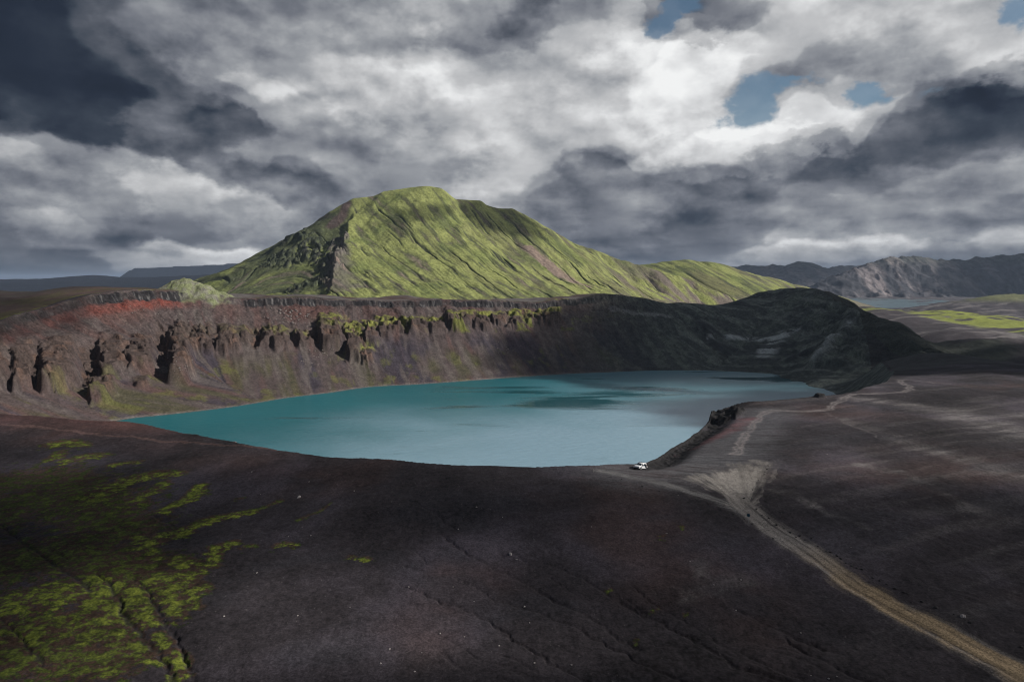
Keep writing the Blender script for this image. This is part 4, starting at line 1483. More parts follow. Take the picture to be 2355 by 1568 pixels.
# ------------------------------------------------------------------ water
def water_material(name, body, patches):
    mt = bpy.data.materials.new(name)
    mt.use_nodes = True
    T = NT(mt.node_tree)
    mt.node_tree.nodes.clear()
    tc = T.n('ShaderNodeTexCoord').outputs['Object']
    big = T.noise(T.vm('MULTIPLY', tc, (0.006, 0.014, 1)), 1.0, 3, 0.5)
    mid = T.noise(T.vm('MULTIPLY', tc, (0.010, 0.040, 1)), 1.0, 4, 0.55, 0.6)
    bodyc = T.mix(T.rng(big, 0.35, 0.65), tuple(body[0]) + (1,), tuple(body[1]) + (1,))
    if len(body) > 2:      # sky sheen painted into the body colour: pale near shore, weaker far right
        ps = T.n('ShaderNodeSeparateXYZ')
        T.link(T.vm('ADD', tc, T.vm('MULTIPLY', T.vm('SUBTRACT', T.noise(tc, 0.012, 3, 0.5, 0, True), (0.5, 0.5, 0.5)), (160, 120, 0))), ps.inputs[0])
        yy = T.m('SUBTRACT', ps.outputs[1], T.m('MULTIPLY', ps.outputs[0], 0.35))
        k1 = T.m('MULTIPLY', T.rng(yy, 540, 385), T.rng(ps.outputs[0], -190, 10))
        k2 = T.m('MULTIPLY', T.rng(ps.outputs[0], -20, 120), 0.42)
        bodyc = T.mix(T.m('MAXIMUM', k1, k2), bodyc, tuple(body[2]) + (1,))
    wv = T.noise(T.vm('MULTIPLY', tc, (0.9, 1.5, 1)), 1.0, 4, 0.65)
    wv2 = T.noise(T.vm('MULTIPLY', tc, (0.16, 0.30, 1)), 1.0, 3, 0.6)
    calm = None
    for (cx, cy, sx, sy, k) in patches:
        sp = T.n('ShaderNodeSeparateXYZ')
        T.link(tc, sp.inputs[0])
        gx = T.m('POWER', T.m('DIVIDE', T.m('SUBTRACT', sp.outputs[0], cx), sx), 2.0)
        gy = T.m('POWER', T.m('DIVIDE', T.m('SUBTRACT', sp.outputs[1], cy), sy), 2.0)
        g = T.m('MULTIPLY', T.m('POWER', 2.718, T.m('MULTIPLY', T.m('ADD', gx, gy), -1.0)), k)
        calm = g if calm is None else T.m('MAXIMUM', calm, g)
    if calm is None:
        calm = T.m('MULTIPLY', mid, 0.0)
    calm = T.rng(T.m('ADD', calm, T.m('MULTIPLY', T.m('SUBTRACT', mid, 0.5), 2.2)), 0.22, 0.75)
    h = T.m('ADD', T.m('MULTIPLY', wv, 0.10), T.m('MULTIPLY', wv2, 0.35))
    b = T.n('ShaderNodeBump')
    T.link(T.m('SUBTRACT', 1.0, T.m('MULTIPLY', calm, 0.85)), b.inputs['Strength'])
    b.inputs['Distance'].default_value = 1.0
    T.link(h, b.inputs['Height'])
    p = T.n('ShaderNodeBsdfPrincipled')
    bodyc = T.mix(T.m('MULTIPLY', calm, 0.8), bodyc, tuple(q * 0.45 for q in body[0]) + (1,))  # dark wall reflection in the calm patches painted into the body colour
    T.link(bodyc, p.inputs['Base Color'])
    T.link(b.outputs[0], p.inputs['Normal'])
    p.inputs['IOR'].default_value = 1.42
    T.link(T.rng(calm, 0, 1, 0.30, 0.08), p.inputs['Roughness'])
    o = T.n('ShaderNodeOutputMaterial')
    T.link(p.outputs[0], o.inputs[0])
    return mt


def flat_poly(name, pts, z, mat, inset=None):
    me = bpy.data.meshes.new(name)
    me.from_pydata([(p[0], p[1], z) for p in pts], [], [tuple(range(len(pts)))])
    if me.polygons[0].normal.z < 0:
        me.flip_normals()
    me.materials.append(mat)
    o = bpy.data.objects.new(name, me)
    col.objects.link(o)
    return structure(o)


def wpt(u, v):
    a, b = ray(u, v)
    y = (ZW - CAMZ) / b
    return a * y, y


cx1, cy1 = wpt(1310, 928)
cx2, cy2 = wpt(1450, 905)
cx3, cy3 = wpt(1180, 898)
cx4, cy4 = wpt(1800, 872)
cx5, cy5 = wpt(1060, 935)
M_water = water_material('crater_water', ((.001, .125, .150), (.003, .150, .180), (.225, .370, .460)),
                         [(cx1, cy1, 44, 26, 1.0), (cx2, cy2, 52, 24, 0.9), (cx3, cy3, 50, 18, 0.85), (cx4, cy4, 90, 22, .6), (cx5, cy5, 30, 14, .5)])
cen = (sum(p[0] for p in SH2) / len(SH2), sum(p[1] for p in SH2) / len(SH2))
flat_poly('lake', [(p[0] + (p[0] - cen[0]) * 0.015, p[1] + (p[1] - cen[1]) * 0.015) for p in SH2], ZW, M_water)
M_water2 = water_material('distant_water', ((.05, .10, .12), (.06, .12, .14)), [])
flat_poly('distant_lake', [(at(1900, 695, 2000)[0] * .9, 2250), (1150, 2180), (1350, 2230), (1480, 2350), (1750, 2700), (1900, 3000), (1700, 3350), (1200, 3350), (900, 2900)], -45.5, M_water2)


# ------------------------------------------------------------------ clouds added out of view to shade chosen parts of the land
def new_mesh(name, verts, faces, mat, smooth=True):
    me = bpy.data.meshes.new(name)
    me.from_pydata([tuple(v) for v in verts], [], faces)
    if smooth:
        me.polygons.foreach_set('use_smooth', [True] * len(me.polygons))
    if mat:
        me.materials.append(mat)
    me.update()
    return me


def shade_cloud_material(seed, dens):
    mt = bpy.data.materials.new('added_shade_cloud')
    mt.use_nodes = True
    T = NT(mt.node_tree)
    mt.node_tree.nodes.clear()
    tc = T.n('ShaderNodeTexCoord').outputs['Generated']
    sp = T.n('ShaderNodeSeparateXYZ')
    T.link(tc, sp.inputs[0])
    ux = T.m('MULTIPLY', T.m('SUBTRACT', sp.outputs[0], 0.5), 2.0)
    uy = T.m('MULTIPLY', T.m('SUBTRACT', sp.outputs[1], 0.5), 2.0)
    rr = T.m('SQRT', T.m('ADD', T.m('MULTIPLY', ux, ux), T.m('MULTIPLY', uy, uy)))
    nz = T.noise(T.vm('ADD', tc, (seed, seed * 0.7, 0)), 3.0, 6, 0.55, 0.3)
    a = T.rng(T.m('ADD', T.m('SUBTRACT', 1.0, rr), T.m('MULTIPLY', T.m('SUBTRACT', nz, 0.5), 1.1)), 0.06, 0.42, 0.0, dens)
    d = T.n('ShaderNodeBsdfDiffuse')
    d.inputs[0].default_value = (0.85, 0.86, 0.88, 1)
    t = T.n('ShaderNodeBsdfTransparent')
    mx = T.n('ShaderNodeMixShader')
    T.link(a, mx.inputs[0])
    T.link(t.outputs[0], mx.inputs[1])
    T.link(d.outputs[0], mx.inputs[2])
    o = T.n('ShaderNodeOutputMaterial')
    T.link(mx.outputs[0], o.inputs[0])
    return mt


def cloud(px, py, pz, rx, ry, rot, alt, dens, seed):
    """a flat-bottomed cloud added out of view so its shadow falls round (px, py)"""
    T_ = (alt - pz) / SDIR.z
    c = Vector((px, py, pz)) + SDIR * T_
    bm = bmesh.new()
    bmesh.ops.create_icosphere(bm, subdivisions=5, radius=1.0)
    co = np.array([v.co[:] for v in bm.verts])
    n_ = fbm(co[:, 0] * 2.2 + seed, co[:, 1] * 2.2 + co[:, 2] * 1.3, 4, 0.5, 500 + seed) * 0.22
    r = 1 + n_
    th = min(rx, ry) * 0.22
    zz = np.where(co[:, 2] > 0, co[:, 2] * r * th * (1.0 + 0.8 * n_), co[:, 2] * th * 0.3)
    for v, q, k, z_ in zip(bm.verts, co, r, zz):
        v.co = (q[0] * rx * k, q[1] * ry * k, z_)
    for f in bm.faces:
        f.smooth = True
    me = bpy.data.meshes.new('cloud')
    bm.to_mesh(me)
    bm.free()
    me.materials.append(shade_cloud_material(seed, dens))
    o = bpy.data.objects.new('cloud', me)
    o.location = c
    o.rotation_euler = (0, 0, rot)
    o['kind'] = 'stuff'
    col.objects.link(o)


for k_, a_ in enumerate((
        (265, 720, -10, 265, 200, R(8), 620, 0.85),
        (360, 450, -5, 230, 112, R(8), 620, 1.0),
        (-200, 105, -5, 145, 110, R(20), 620, 0.93),
        (110, 125, -3, 150, 48, R(-6), 720, 0.50),
        (-75, 150, -3, 110, 34, R(10), 720, 0.45),
        (30, 60, -5, 180, 42, R(0), 640, 0.93),
        (3250, 3900, 80, 1050, 900, R(0), 1500, 0.9),
        (2150, 5100, 100, 650, 600, R(0), 2600, 0.7),
        (0, 1530, 190, 200, 58, R(-22), 1000, 0.6),
        (-215, 1500, 170, 70, 60, R(-30), 1000, 0.35),
        (-640, 1350, 60, 120, 60, R(-60), 1000, 0.5),
        (720, 680, -30, 170, 110, R(10), 620, 0.8),
        (-430, 470, 10, 110, 130, R(0), 620, 0.45))):
    cloud(*a_, seed=k_ + 1)


# ------------------------------------------------------------------ things
def mat(name, color, rough=0.6, metal=0.0, var=0.12, scale=3.0, spec=0.5, bump=0.0):
    mt = bpy.data.materials.new(name)
    mt.use_nodes = True
    T = NT(mt.node_tree)
    mt.node_tree.nodes.clear()
    tc = T.n('ShaderNodeTexCoord').outputs['Object']
    nz = T.noise(tc, scale, 5, 0.6)
    c = T.mix(nz, tuple(q * (1 - var) for q in color) + (1,), tuple(min(1, q * (1 + var)) for q in color) + (1,))
    p = T.n('ShaderNodeBsdfPrincipled')
    T.link(c, p.inputs['Base Color'])
    p.inputs['Roughness'].default_value = rough
    p.inputs['Metallic'].default_value = metal
    p.inputs['Specular IOR Level'].default_value = spec
    if bump:
        b = T.n('ShaderNodeBump')
        b.inputs['Distance'].default_value = bump
        T.link(nz, b.inputs['Height'])
        T.link(b.outputs[0], p.inputs['Normal'])
    o = T.n('ShaderNodeOutputMaterial')
    T.link(p.outputs[0], o.inputs[0])
    return mt


def empty(name, loc, rz=0.0):
    o = bpy.data.objects.new(name, None)
    o.location = loc
    o.rotation_euler = (0, 0, rz)
    o.empty_display_size = 0.3
    col.objects.link(o)
    return o


def tag(o, label, cat, group=None):
    o['label'] = label
    o['category'] = cat
    if group:
        o['group'] = group
    return o


def part(name, bm, m, parent, smooth=False, bevel=0.0):
    if bevel:
        bmesh.ops.bevel(bm, geom=bm.edges[:] + bm.verts[:], offset=bevel, segments=2, affect='EDGES', profile=0.6)
    bmesh.ops.recalc_face_normals(bm, faces=bm.faces[:])
    me = bpy.data.meshes.new(name)
    bm.to_mesh(me)
    bm.free()
    if smooth:
        me.polygons.foreach_set('use_smooth', [True] * len(me.polygons))
    me.materials.append(m)
    o = bpy.data.objects.new(name, me)
    col.objects.link(o)
    o.parent = parent
    return o


def box(bm, cx, cy, cz, sx, sy, sz, mtx=None):
    r = bmesh.ops.create_cube(bm, size=1.0, matrix=(mtx or Matrix()) @ Matrix.Translation((cx, cy, cz)) @ Matrix.Diagonal((sx, sy, sz, 1)))
    return r['verts']


def cyl(bm, p, q, r0, r1=None, seg=20):
    p, q = Vector(p), Vector(q)
    d = q - p
    m = Matrix.Translation((p + q) / 2) @ d.to_track_quat('Z', 'Y').to_matrix().to_4x4()
    bmesh.ops.create_cone(bm, cap_ends=True, segments=seg, radius1=r0, radius2=r0 if r1 is None else r1, depth=d.length, matrix=m)


def slab(bm, quad, th):
    """a four-cornered plate with a thickness, pushed out along its normal"""
    q = [Vector(v) for v in quad]
    n_ = (q[1] - q[0]).cross(q[2] - q[0]).normalized() * th
    a = [bm.verts.new(v) for v in q]
    b = [bm.verts.new(v + n_) for v in q]
    k = len(q)
    bm.faces.new(a[::-1])
    bm.faces.new(b)
    for i in range(k):
        bm.faces.new((a[i], a[(i + 1) % k], b[(i + 1) % k], b[i]))


P_white = mat('white_paint', (.80, .81, .83), 0.28, 0, 0.03)
P_glass = mat('tinted_glass', (.016, .030, .042), 0.08, 0, 0.1)
P_dark = mat('black_plastic', (.020, .021, .024), 0.6)
P_tyre = mat('tyre_rubber', (.018, .018, .018), 0.85)
P_rim = mat('alloy', (.55, .56, .58), 0.35, 0.6)
P_lamp = mat('lamp_lens', (.62, .66, .70), 0.12)
P_red = mat('red_lens', (.32, .015, .012), 0.2)
P_int = mat('dark_opening', (.016, .014, .018), 0.9)

# --- the white car with its driver's door open
ca, cb = ground_at(1472, 1066)
car_yaw = math.atan2(-.77, -.64)
fwd = Vector((math.cos(car_yaw), math.sin(car_yaw)))
lft = Vector((-fwd.y, fwd.x))
corners = [(ca + fwd.x * i + lft.x * j, cb + fwd.y * i + lft.y * j) for i in (-1.35, 1.35) for j in (-.78, .78)]
hz = hgt([c[0] for c in corners], [c[1] for c in corners])
car = empty('parked_car', (ca, cb, float(np.mean(hz)) + 0.05), car_yaw)
pitch_ = math.atan2(float((hz[2] + hz[3] - hz[0] - hz[1]) / 2), 2.7)
roll_ = math.atan2(float((hz[1] + hz[3] - hz[0] - hz[2]) / 2), 1.56)
car.rotation_euler = (roll_, -pitch_, car_yaw)
car.scale = (1.08, 1.08, 1.08)
tag(car, 'white off-road car with roof rails and its driver door open, parked on the crater rim', 'car')

ST = [(-2.17, .74, .50, .86), (-2.10, .84, .38, .97), (-1.75, .89, .33, 1.00), (-1.30, .90, .31, 1.01), (-.4, .905, .30, 1.00), (.6, .905, .30, .99), (1.05, .90, .31, 1.02),
      (1.45, .89, .32, .99), (1.85, .86, .34, .93), (2.05, .80, .38, .84), (2.15, .68, .46, .70)]
bm = bmesh.new()
rings = []
for x_, w_, zb, zt in ST:
    h_ = zt - zb
    sec = [(w_ * .86, zb), (w_, zb + h_ * .18), (w_ * 1.01, zb + h_ * .5), (w_ * .985, zb + h_ * .78), (w_ * .93, zb + h_ * .95), (w_ * .78, zt + .01), (w_ * .3, zt + .035)]
    rings.append([bm.verts.new((x_, q[0], q[1])) for q in sec] + [bm.verts.new((x_, -q[0], q[1])) for q in sec[::-1]])
for a, b in zip(rings, rings[1:]):
    for i in range(len(a)):
        j = (i + 1) % len(a)
        bm.faces.new((a[i], a[j], b[j], b[i]))
bm.faces.new(rings[0][::-1])
bm.faces.new(rings[-1])
GB = [(1.10, .80, 1.00), (-2.02, .78, 1.00)]
cab = [[(1.12, .79, 1.0), (.30, .64, 1.58), (.12, .62, 1.63)], [(-2.05, .76, .99), (-1.78, .62, 1.56), (-1.60, .60, 1.62)]]
vf = [bm.verts.new((p[0], s_ * p[1], p[2])) for p in cab[0] for s_ in (1, -1)]
vr = [bm.verts.new((p[0], s_ * p[1], p[2])) for p in cab[1] for s_ in (1, -1)]
vm_ = [bm.verts.new((-.7, s_ * p[0], p[1])) for p in ((.80, 1.0), (.66, 1.60), (.62, 1.655)) for s_ in (1, -1)]
for a, b in ((vf, vm_), (vm_, vr)):
    for i, j in ((0, 2), (2, 4)):
        bm.faces.new((a[i], a[j], b[j], b[i]))
        bm.faces.new((a[i + 1], b[i + 1], b[j + 1], a[j + 1]))
    bm.faces.new((a[4], a[5], b[5], b[4]))
for v_ in (vf, vr):
    bm.faces.new((v_[0], v_[1], v_[3], v_[2]))
    bm.faces.new((v_[2], v_[3], v_[5], v_[4]))
body = part('body', bm, P_white, car, smooth=False)
body.data.polygons.foreach_set('use_smooth', [True] * len(body.data.polygons))


def on_cab(u, h, s_):
    """place on the sloping cabin side: u along x, h height"""
    t_ = (h - 1.0) / .58
    w_ = .80 - .155 * t_
    return (u, s_ * (w_ + .004), h)


def plate(name, pts, m, parent, th=0.012):
    bm = bmesh.new()
    slab(bm, pts, th)
    return part(name, bm, m, parent)


wind = [(1.06, .72, 1.045), (1.06, -.72, 1.045), (.36, -.57, 1.545), (.36, .57, 1.545)]
plate('windscreen', wind[::-1], P_glass, car, -0.012 if False else 0.014)
plate('rear_window', [(-2.035, .66, 1.05), (-1.81, .55, 1.52), (-1.81, -.55, 1.52), (-2.035, -.66, 1.05)][::-1], P_glass, car, 0.014)
for s_ in (1, -1):
    for n_, q in (('side_window', [(.92, 1.06), (.32, 1.50), (-.28, 1.53), (-.28, 1.06)]), ('side_window', [(-.36, 1.06), (-.36, 1.53), (-1.12, 1.52), (-1.22, 1.06)]),
                  ('quarter_window', [(-1.32, 1.10), (-1.24, 1.50), (-1.58, 1.46), (-1.74, 1.14)])):
        if s_ == 1 and q[0][0] == .92:
            continue
        pts = [on_cab(a, b, s_) for a, b in q]
        n0 = (Vector(pts[1]) - Vector(pts[0])).cross(Vector(pts[2]) - Vector(pts[0]))
        if n0.y * s_ < 0:
            pts = pts[::-1]
        plate(n_, pts, P_glass, car)
# dark plate on the body standing in for the shaded driver's door opening
bm = bmesh.new()
slab(bm, [(.98, .912, .42), (-.28, .915, .42), (-.30, .905, .97), (.98, .905, .97)][::-1], 0.010)
slab(bm, [on_cab(.95, 1.03, 1), on_cab(-.28, 1.03, 1), on_cab(-.28, 1.55, 1), on_cab(.32, 1.53, 1)][::-1], 0.012)
part('dark_door_plate', bm, P_int, car)
# open door
dr_ = bpy.data.objects.new('door', None)
hx = Matrix.Translation((1.0, .93, 0)) @ Matrix.Rotation(R(-24), 4, 'Z')
bm = bmesh.new()
box(bm, -.60, 0, .70, 1.2, .07, .60, hx)
for q in ((-.20, .33, 1.02, 1.52), ):
    pass
slab(bm, [hx @ Vector((-1.18, -.03, 1.0)), hx @ Vector((-1.10, -.03, 1.0)), hx @ Vector((-1.10, .0, 1.53)), hx @ Vector((-1.18, .0, 1.53))], .04)
slab(bm, [hx @ Vector((-.05, -.03, 1.0)), hx @ Vector((-.12, -.03, 1.0)), hx @ Vector((-.70, .0, 1.53)), hx @ Vector((-.62, .0, 1.56))], .04)
slab(bm, [hx @ Vector((-.62, .0, 1.50)), hx @ Vector((-1.18, .0, 1.50)), hx @ Vector((-1.18, .0, 1.56)), hx @ Vector((-.62, .0, 1.56))], .04)
bpy.data.objects.remove(dr_)
door = part('door', bm, P_white, car)
bm = bmesh.new()
slab(bm, [hx @ Vector(v) for v in ((-.16, .012, 1.02), (-1.10, .012, 1.02), (-1.10, .022, 1.50), (-.68, .022, 1.50))], .010)
part('door_window', bm, P_glass, door)
bm = bmesh.new()
box(bm, -1.02, .055, .90, .16, .03, .04, hx)
part('door_handle', bm, P_dark, door)
bm = bmesh.new()
slab(bm, [(2.13, .60, .62), (2.13, -.60, .62), (2.085, -.62, .79), (2.085, .62, .79)][::-1], .03)
part('grille', bm, P_dark, car)
for s_ in (1, -1):
    bm = bmesh.new()
    box(bm, 2.03, s_ * .70, .78, .12, .26, .13)
    part('headlight', bm, P_lamp, car)
    bm = bmesh.new()
    slab(bm, ([(-2.17, s_ * .60, .72), (-2.12, s_ * .82, .72), (-2.07, s_ * .82, .95), (-2.12, s_ * .62, .95)])[::s_], .02)
    part('tail_light', bm, P_red, car)
    bm = bmesh.new()
    box(bm, .86, s_ * 1.00, 1.08, .14, .22, .15)
    part('wing_mirror', bm, P_dark, car, bevel=.02)
    bm = bmesh.new()
    cyl(bm, (.05, s_ * .56, 1.72), (-1.55, s_ * .54, 1.715), .028, seg=8)
    for xx in (.0, -.75, -1.5):
        cyl(bm, (xx, s_ * .555, 1.62), (xx, s_ * .555, 1.72), .022, seg=8)
    part('roof_rail', bm, P_dark, car)
    bm = bmesh.new()
    box(bm, 0, s_ * .915, .33, 2.0, .03, .12)
    part('sill', bm, P_dark, car)
for xx in (-.2, -1.2):
    bm = bmesh.new()
    cyl(bm, (xx, -.60, 1.76), (xx, .60, 1.76), .02, seg=8)
    part('roof_bar', bm, P_dark, car)
bm = bmesh.new()
box(bm, 2.14, 0, .45, .10, 1.30, .16)
part('bumper', bm, P_dark, car, bevel=.02)
bm = bmesh.new()
box(bm, -2.17, 0, .48, .10, 1.40, .18)
part('bumper', bm, P_dark, car, bevel=.02)
for wx_ in (1.34, -1.34):
    for s_ in (1, -1):
        bm = bmesh.new()
        cyl(bm, (wx_, s_ * .80, .37), (wx_, s_ * .912, .37), .43, seg=24)
        part('wheel_arch', bm, P_dark, car)
        bm = bmesh.new()
        cyl(bm, (wx_, s_ * .70, .34), (wx_, s_ * .93, .34), .345, seg=28)
        w_ = part('wheel', bm, P_tyre, car)
        bm = bmesh.new()
        cyl(bm, (wx_, s_ * .90, .34), (wx_, s_ * .945, .34), .225, .20, seg=20)
        part('rim', bm, P_rim, w_)

# --- the person beside the open door
M_skin = mat('skin', (.42, .27, .20), 0.55)
M_jack = mat('dark_jacket', (.020, .018, .030), 0.85)
M_pants = mat('dark_trousers', (.012, .012, .016), 0.9)
M_hair = mat('dark_hair', (.018, .012, .010), 0.7)
M_shoe = mat('boots', (.03, .025, .02), 0.7)


def skinned(name, chains, m, parent):
    """tapered limbs grown round connected joints"""
    verts, edges, rad, idx = [], [], [], {}
    for ch in chains:
        prev = None
        for p, r_ in ch:
            key = tuple(round(c_, 4) for c_ in p)
            if key not in idx:
                idx[key] = len(verts)
                verts.append(p)
                rad.append(r_)
            i = idx[key]
            if prev is not None and prev != i:
                edges.append((prev, i))
            prev = i
    me = bpy.data.meshes.new(name)
    me.from_pydata(verts, edges, [])
    o = bpy.data.objects.new(name, me)
    col.objects.link(o)
    md = o.modifiers.new('skin', 'SKIN')
    if not me.skin_vertices:
        me.attributes  # the modifier adds the layer
    for i, sv in enumerate(me.skin_vertices[0].data):
        r_ = rad[i]
        sv.radius = (r_, r_) if not isinstance(r_, tuple) else r_
        sv.use_root = (i == 0)
    sb = o.modifiers.new('smooth', 'SUBSURF')
    sb.levels = sb.render_levels = 1
    dg_ = bpy.context.evaluated_depsgraph_get()
    me2 = bpy.data.meshes.new_from_object(o.evaluated_get(dg_))
    me2.name = name
    o.modifiers.clear()
    o.data = me2
    if len(me2.materials):
        me2.materials.clear()
    me2.materials.append(m)
    me2.polygons.foreach_set('use_smooth', [True] * len(me2.polygons))
    o.parent = parent
    return o


pp = Vector((ca, cb)) - fwd * 0.30 + lft * 1.62
ph = float(hgt([pp.x], [pp.y])[0])
per = empty('person', (pp.x, pp.y, ph), car_yaw + R(-140))
tag(per, 'person in dark clothes standing beside the open door of the white car', 'person')
# x forward, y left
hip, chest, neck = (0, 0, .93), (0.01, 0, 1.25), (0.01, 0, 1.46)
bodych = [[(hip, (.13, .10)), ((0, 0, 1.08), (.12, .09)), (chest, (.15, .10)), ((0.0, 0, 1.40), (.11, .08)), (neck, .055), ((.015, 0, 1.56), .07), ((.02, 0, 1.64), .092), ((.01, 0, 1.72), .07)],
          [((.02, 0, 1.6401), .09), ((.105, 0, 1.625), .018)]]
jack = [[((0, 0, .88), (.20, .16)), ((0, 0, 1.08), (.19, .15)), ((.01, 0, 1.26), (.20, .16)), ((0, 0, 1.41), (.15, .12)), ((.0, 0, 1.47), .08)]]
pants = [[((0, 0, .98), (.17, .14)), ((0, 0, .90), (.17, .14))]]
fingers = []
for s_ in (1, -1):
    sh, eb, wr = (0, s_ * .19, 1.39), (-.03, s_ * .26, 1.12), (.10, s_ * .25, .90)
    bodych.append([((0.0, 0, 1.40), (.11, .08)), (sh, .055), (eb, .040), (wr, .028), ((.125, s_ * .245, .85), .034)])
    for k_, (dy, ln) in enumerate(((-.030, .060), (-.010, .072), (.010, .066), (.028, .052))):
        bodych.append([((.125, s_ * .245, .85), .034), ((.135, s_ * .245 + dy, .815), .010), ((.150, s_ * .245 + dy * 1.1, .815 - ln), .008)])
    bodych.append([((.125, s_ * .245, .85), .034), ((.150, s_ * .205, .835), .011), ((.170, s_ * .190, .800), .009)])
    jack.append([((0, 0, 1.41), (.15, .12)), (sh, .085), (eb, .060), ((.085, s_ * .252, .925), .045)])
    kn, an = (.03, s_ * .11, .50), (-.01, s_ * .12, .09)
    bodych.append([(hip, (.13, .10)), ((0, s_ * .09, .86), .085), (kn, .055), (an, .038), ((.10, s_ * .13, .04), .035)])
    pants.append([((0, 0, .90), (.17, .14)), ((0, s_ * .095, .82), .10), (kn, .075), ((-.01, s_ * .12, .12), .062)])
b_ = skinned('body', bodych, M_skin, per)
skinned('jacket', jack, M_jack, per)
skinned('trousers', pants, M_pants, per)
skinned('hair', [[((-.015, 0, 1.70), .098), ((-.05, 0, 1.66), .085), ((-.045, 0, 1.60), .07)]], M_hair, per)
for s_ in (1, -1):
    skinned('shoe', [[((-.04, s_ * .12, .06), .05), ((.05, s_ * .125, .05), .05), ((.14, s_ * .135, .045), .042)]], M_shoe, per)

# --- round sign on its post
g = ground_at(1720, 1199)
sz_ = float(hgt([g[0]], [g[1]])[0])
sg = empty('round_sign', (g[0], g[1], sz_), math.atan2(-g[1], -g[0]))
tag(sg, 'round blue sign on a thin post at the left edge of the dirt track junction', 'road sign')
P_blue = mat('blue_enamel', (.030, .085, .125), 0.45, 0, 0.25, 2.0)
P_steel = mat('galvanised_steel', (.30, .31, .32), 0.5, 0.7)
bm = bmesh.new()
cyl(bm, (0, 0, -.2), (0, 0, 2.25), .032, seg=10)
part('post', bm, P_steel, sg)
bm = bmesh.new()
cyl(bm, (.036, 0, 1.95), (.050, 0, 1.95), .36, seg=36)
dsk = part('disc', bm, P_blue, sg)
bm = bmesh.new()
for q in range(36):
    a0, a1 = q * math.tau / 36, (q + 1) * math.tau / 36
    cyl(bm, (.045, .36 * math.cos(a0), 1.95 + .36 * math.sin(a0)), (.045, .36 * math.cos(a1), 1.95 + .36 * math.sin(a1)), .014, seg=6)
part('rim', bm, P_dark, dsk)

# --- thin marker post by the rim edge
g = ground_at(1364, 1082)
mp = empty('marker_post', (g[0], g[1], float(hgt([g[0]], [g[1]])[0])), 0)
tag(mp, 'thin pale wooden stake standing on the rim, left of the white car', 'stake')
bm = bmesh.new()
cyl(bm, (0, 0, -.15), (0, 0, .95), .035, .028, seg=8)
part('stake', bm, mat('bleached_wood', (.34, .32, .28), 0.85), mp)
bm = bmesh.new()
cyl(bm, (0, 0, .95), (0, 0, 1.05), .040, .034, seg=8)
part('cap', bm, P_dark, mp)

# --- boulders
rnd = random.Random(11)
STONE = []
for k_ in range(5):
    bm = bmesh.new()
    bmesh.ops.create_icosphere(bm, subdivisions=3, radius=0.5)
    co = np.array([v.co[:] for v in bm.verts])
    nn = fbm(co[:, 0] * 2.3 + k_ * 7, co[:, 1] * 2.3 + co[:, 2] * 1.9, 3, 0.55, 600 + k_) * 0.42
    fl = np.round((nn + co[:, 2]) * 3.0) / 3.0 * 0.25
    sc_ = (1.0 + 0.3 * rnd.random(), 0.75 + 0.3 * rnd.random(), 0.62 + 0.2 * rnd.random())
    for v, n_, f_, q in zip(bm.verts, nn, fl, co):
        v.co = Vector((q[0] * sc_[0], q[1] * sc_[1], q[2] * sc_[2])) * (1 + n_ + f_ * 0.5)
    me = bpy.data.meshes.new('boulder')
    bm.to_mesh(me)
    bm.free()
    STONE.append(me)
M_dkst = mat('dark_basalt', (.030, .027, .028), 0.9, 0, 0.4, 4, bump=.05)
M_ltst = mat('pale_rhyolite', (.33, .30, .29), 0.9, 0, 0.25, 5, bump=.05)
M_gyst = mat('grey_lava', (.19, .165, .155), 0.9, 0, 0.35, 2, bump=.15)
STN = {}


def boulder(name, p, size, m, label, group):
    k_ = rnd.randrange(5)
    key = (k_, m.name)
    if key not in STN:
        me = STONE[k_].copy()
        me.name = name
        me.materials.append(m)
        STN[key] = me
    o = bpy.data.objects.new(name, STN[key])
    o.location = (p[0], p[1], p[2] + size * 0.10)
    o.scale = (size, size * rnd.uniform(.8, 1.15), size * rnd.uniform(.8, 1.1))
    o.rotation_euler = (rnd.uniform(-.3, .3), rnd.uniform(-.3, .3), rnd.uniform(0, 6.28))
    col.objects.link(o)
    tag(o, label, 'rock', group)
    return o


ORD = [str(i_ + 1) + ('th' if 10 <= (i_ + 1) % 100 <= 20 else {1: 'st', 2: 'nd', 3: 'rd'}.get((i_ + 1) % 10, 'th')) for i_ in range(60)]
for k_, q in enumerate(((775, 455), (770, 480), (765, 497), (755, 510), (752, 521), (722, 548), (692, 597), (650, 642), (712, 697), (740, 722), (775, 738), (812, 768), (850, 783),
          (882, 808), (910, 835), (927, 830), (955, 845), (988, 843), (1020, 880), (1062, 905), (1082, 915), (1115, 930), (1135, 948), (1160, 965), (1190, 978), (1215, 990), (1240, 1000), (1295, 1037), (1330, 1052),
          (1365, 1070), (1405, 1090), (1450, 1112), (1468, 1122), (1540, 1158), (1610, 1190), (1700, 1235), (1778, 1272), (1857, 1305), (2040, 1392))):
    p = ground_at(*z8(*q))
    boulder('boulder', (p[0], p[1], float(hgt([p[0]], [p[1]])[0])), rnd.uniform(.28, .50), M_dkst,
            'dark stone, %s from the car end in the right-hand row' % ORD[k_], 'stones lining the right side of the dirt road')
for k_, q in enumerate(((37, 550), (140, 590), (225, 612), (410, 650), (470, 672), (535, 697), (595, 718), (652, 748), (690, 768), (692, 833), (795, 835))):
    p = ground_at(*z8(*q))
    boulder('boulder', (p[0], p[1], float(hgt([p[0]], [p[1]])[0])), rnd.uniform(.3, .45), M_dkst,
            'dark stone, %s from the car end on the left edge of the dirt road' % ORD[k_], 'stones along the left edge of the dirt road')
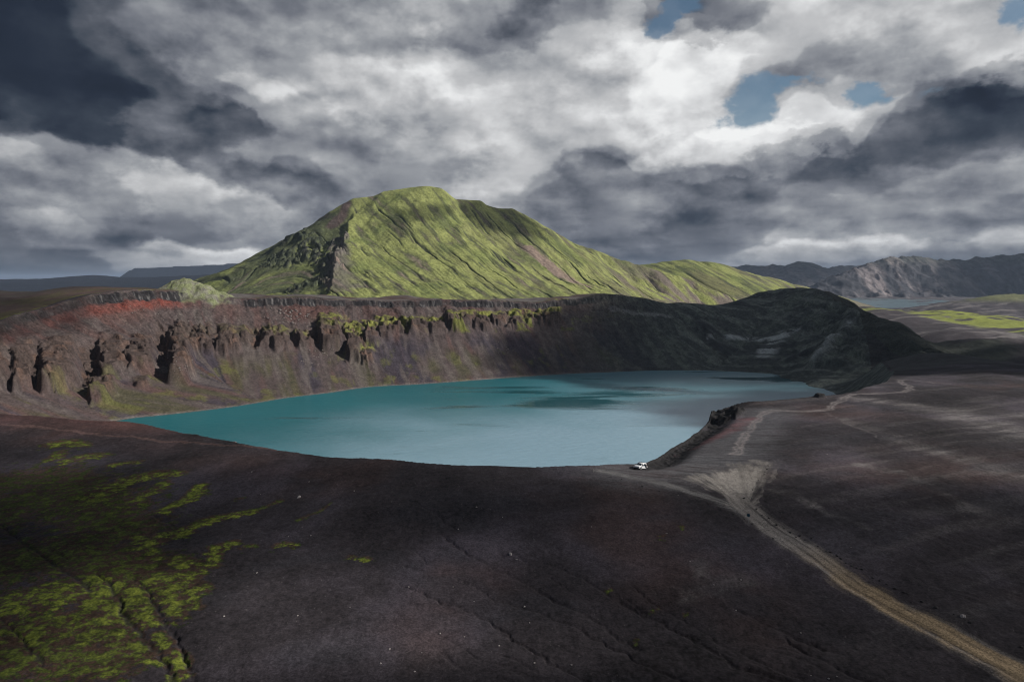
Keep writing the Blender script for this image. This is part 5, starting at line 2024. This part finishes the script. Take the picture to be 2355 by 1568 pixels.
pale = [z5(*q) for q in ((305, 1163), (410, 1047), (750, 1117), (68, 1230), (550, 1063), (925, 988), (1165, 1223), (485, 788), (605, 865), (895, 878), (1715, 465),
                         (620, 348), (770, 395), (953, 1220), (263, 1265), (120, 1155), (850, 615), (515, 460), (1280, 440), (230, 785))]
pale += [z7(*q) for q in ((1410, 210), (1660, 750), (1790, 740), (1480, 960), (1290, 1215), (1715, 1213), (2015, 1155), (1740, 692), (1500, 490), (1780, 430), (2040, 495), (1450, 365))]
pale += [z8(*q) for q in ((935, 1300), (610, 1170), (380, 945), (500, 1060), (635, 1035), (1185, 885), (985, 1518), (1075, 1535), (1115, 1525), (1065, 430), (320, 631), (260, 815))]
pale.sort()
for k_, q in enumerate(pale):
    p = ground_at(*q)
    boulder('boulder', (p[0], p[1], float(hgt([p[0]], [p[1]])[0])), rnd.uniform(.16, .32), M_ltst,
            'small pale stone, %s from the left among those on the dark cinder slope' % ORD[k_], 'pale stones scattered on the dark cinder slope')
for q, sz2, lb in ((z5(815, 592), .75, 'largest pale pinkish stone at the head of a short gully on the dark slope'),
                   (z7(1345, 185), 1.5, 'grey boulder on the crater rim above the turquoise water, left of centre'),
                   (z7(1722, 522), .85, 'flat white stone alone on the dark slope beyond the moss tongues'),
                   (z8(1745, 1250), .80, 'white stone beyond the stone row near the right edge')):
    p = ground_at(*q)
    boulder('boulder', (p[0], p[1], float(hgt([p[0]], [p[1]])[0])), sz2, M_ltst if 'grey' not in lb else M_gyst, lb, None)
for u0, u1, v0, v1, n_, smin, smax_, lb, gp in (
        (600, 735, 700, 755, 66, .8, 2.6, 'grey boulder among those strewn on the scree below the cliff band', 'boulders on the upper scree'),
        (280, 400, 690, 733, 22, .6, 1.7, 'grey boulder on the scree below the red soil', 'boulders below the red soil'),
        (355, 480, 725, 760, 16, .6, 1.6, 'grey boulder above the rock buttresses of the crater wall', 'boulders above the buttresses'),
        (680, 765, 790, 862, 30, .6, 1.9, 'grey boulder fallen on the lower slope under the buttresses', 'boulders on the lower slope'),
        (385, 452, 815, 872, 20, .5, 1.4, 'grey boulder in the pale rockfall low on the crater wall', 'boulders of the low rockfall'),
        (800, 940, 702, 722, 18, .5, 1.4, 'grey boulder close below the columnar cliff', 'boulders below the columnar cliff'),
        (1110, 1205, 765, 815, 18, .7, 1.9, 'grey boulder on the green-brown slope near the shaded wall', 'boulders near the shaded wall'),
        (160, 250, 735, 775, 12, .5, 1.3, 'grey boulder on the brown slope at the left of the crater', 'boulders at the left of the crater')):
    for k_ in range(n_):
        u_ = rnd.triangular(u0, u1)
        p = fine_at(u_, rnd.triangular(v0, v1) if n_ > 18 else rnd.uniform(v0, v1), 250)
        if p is None or p.y < 330:
            continue
        boulder('boulder', p, rnd.uniform(smin, smax_) * rnd.uniform(.6, 1.0), M_gyst, lb, gp)

# ------------------------------------------------------------------ haze
HAZE = 4.0e-5
if HAZE:
    bm = bmesh.new()
    zt_ = max(float(SZ[RR < 39000].max()), CAMZ) + 6
    zb_ = float(SZ.min()) - 1.0
    box(bm, 0, 0, (zt_ + zb_) / 2, 110000, 110000, zt_ - zb_)
    hm_ = bpy.data.materials.new('air')
    hm_.use_nodes = True
    T = NT(hm_.node_tree)
    hm_.node_tree.nodes.clear()
    pv = T.n('ShaderNodeVolumePrincipled')
    pv.inputs['Color'].default_value = (0.58, 0.74, 1.0, 1)
    pv.inputs['Density'].default_value = HAZE
    pv.inputs['Anisotropy'].default_value = 0.2
    T.link(pv.outputs[0], T.n('ShaderNodeOutputMaterial').inputs['Volume'])
    hz_ = part('haze', bm, hm_, None)
    hz_['kind'] = 'stuff'
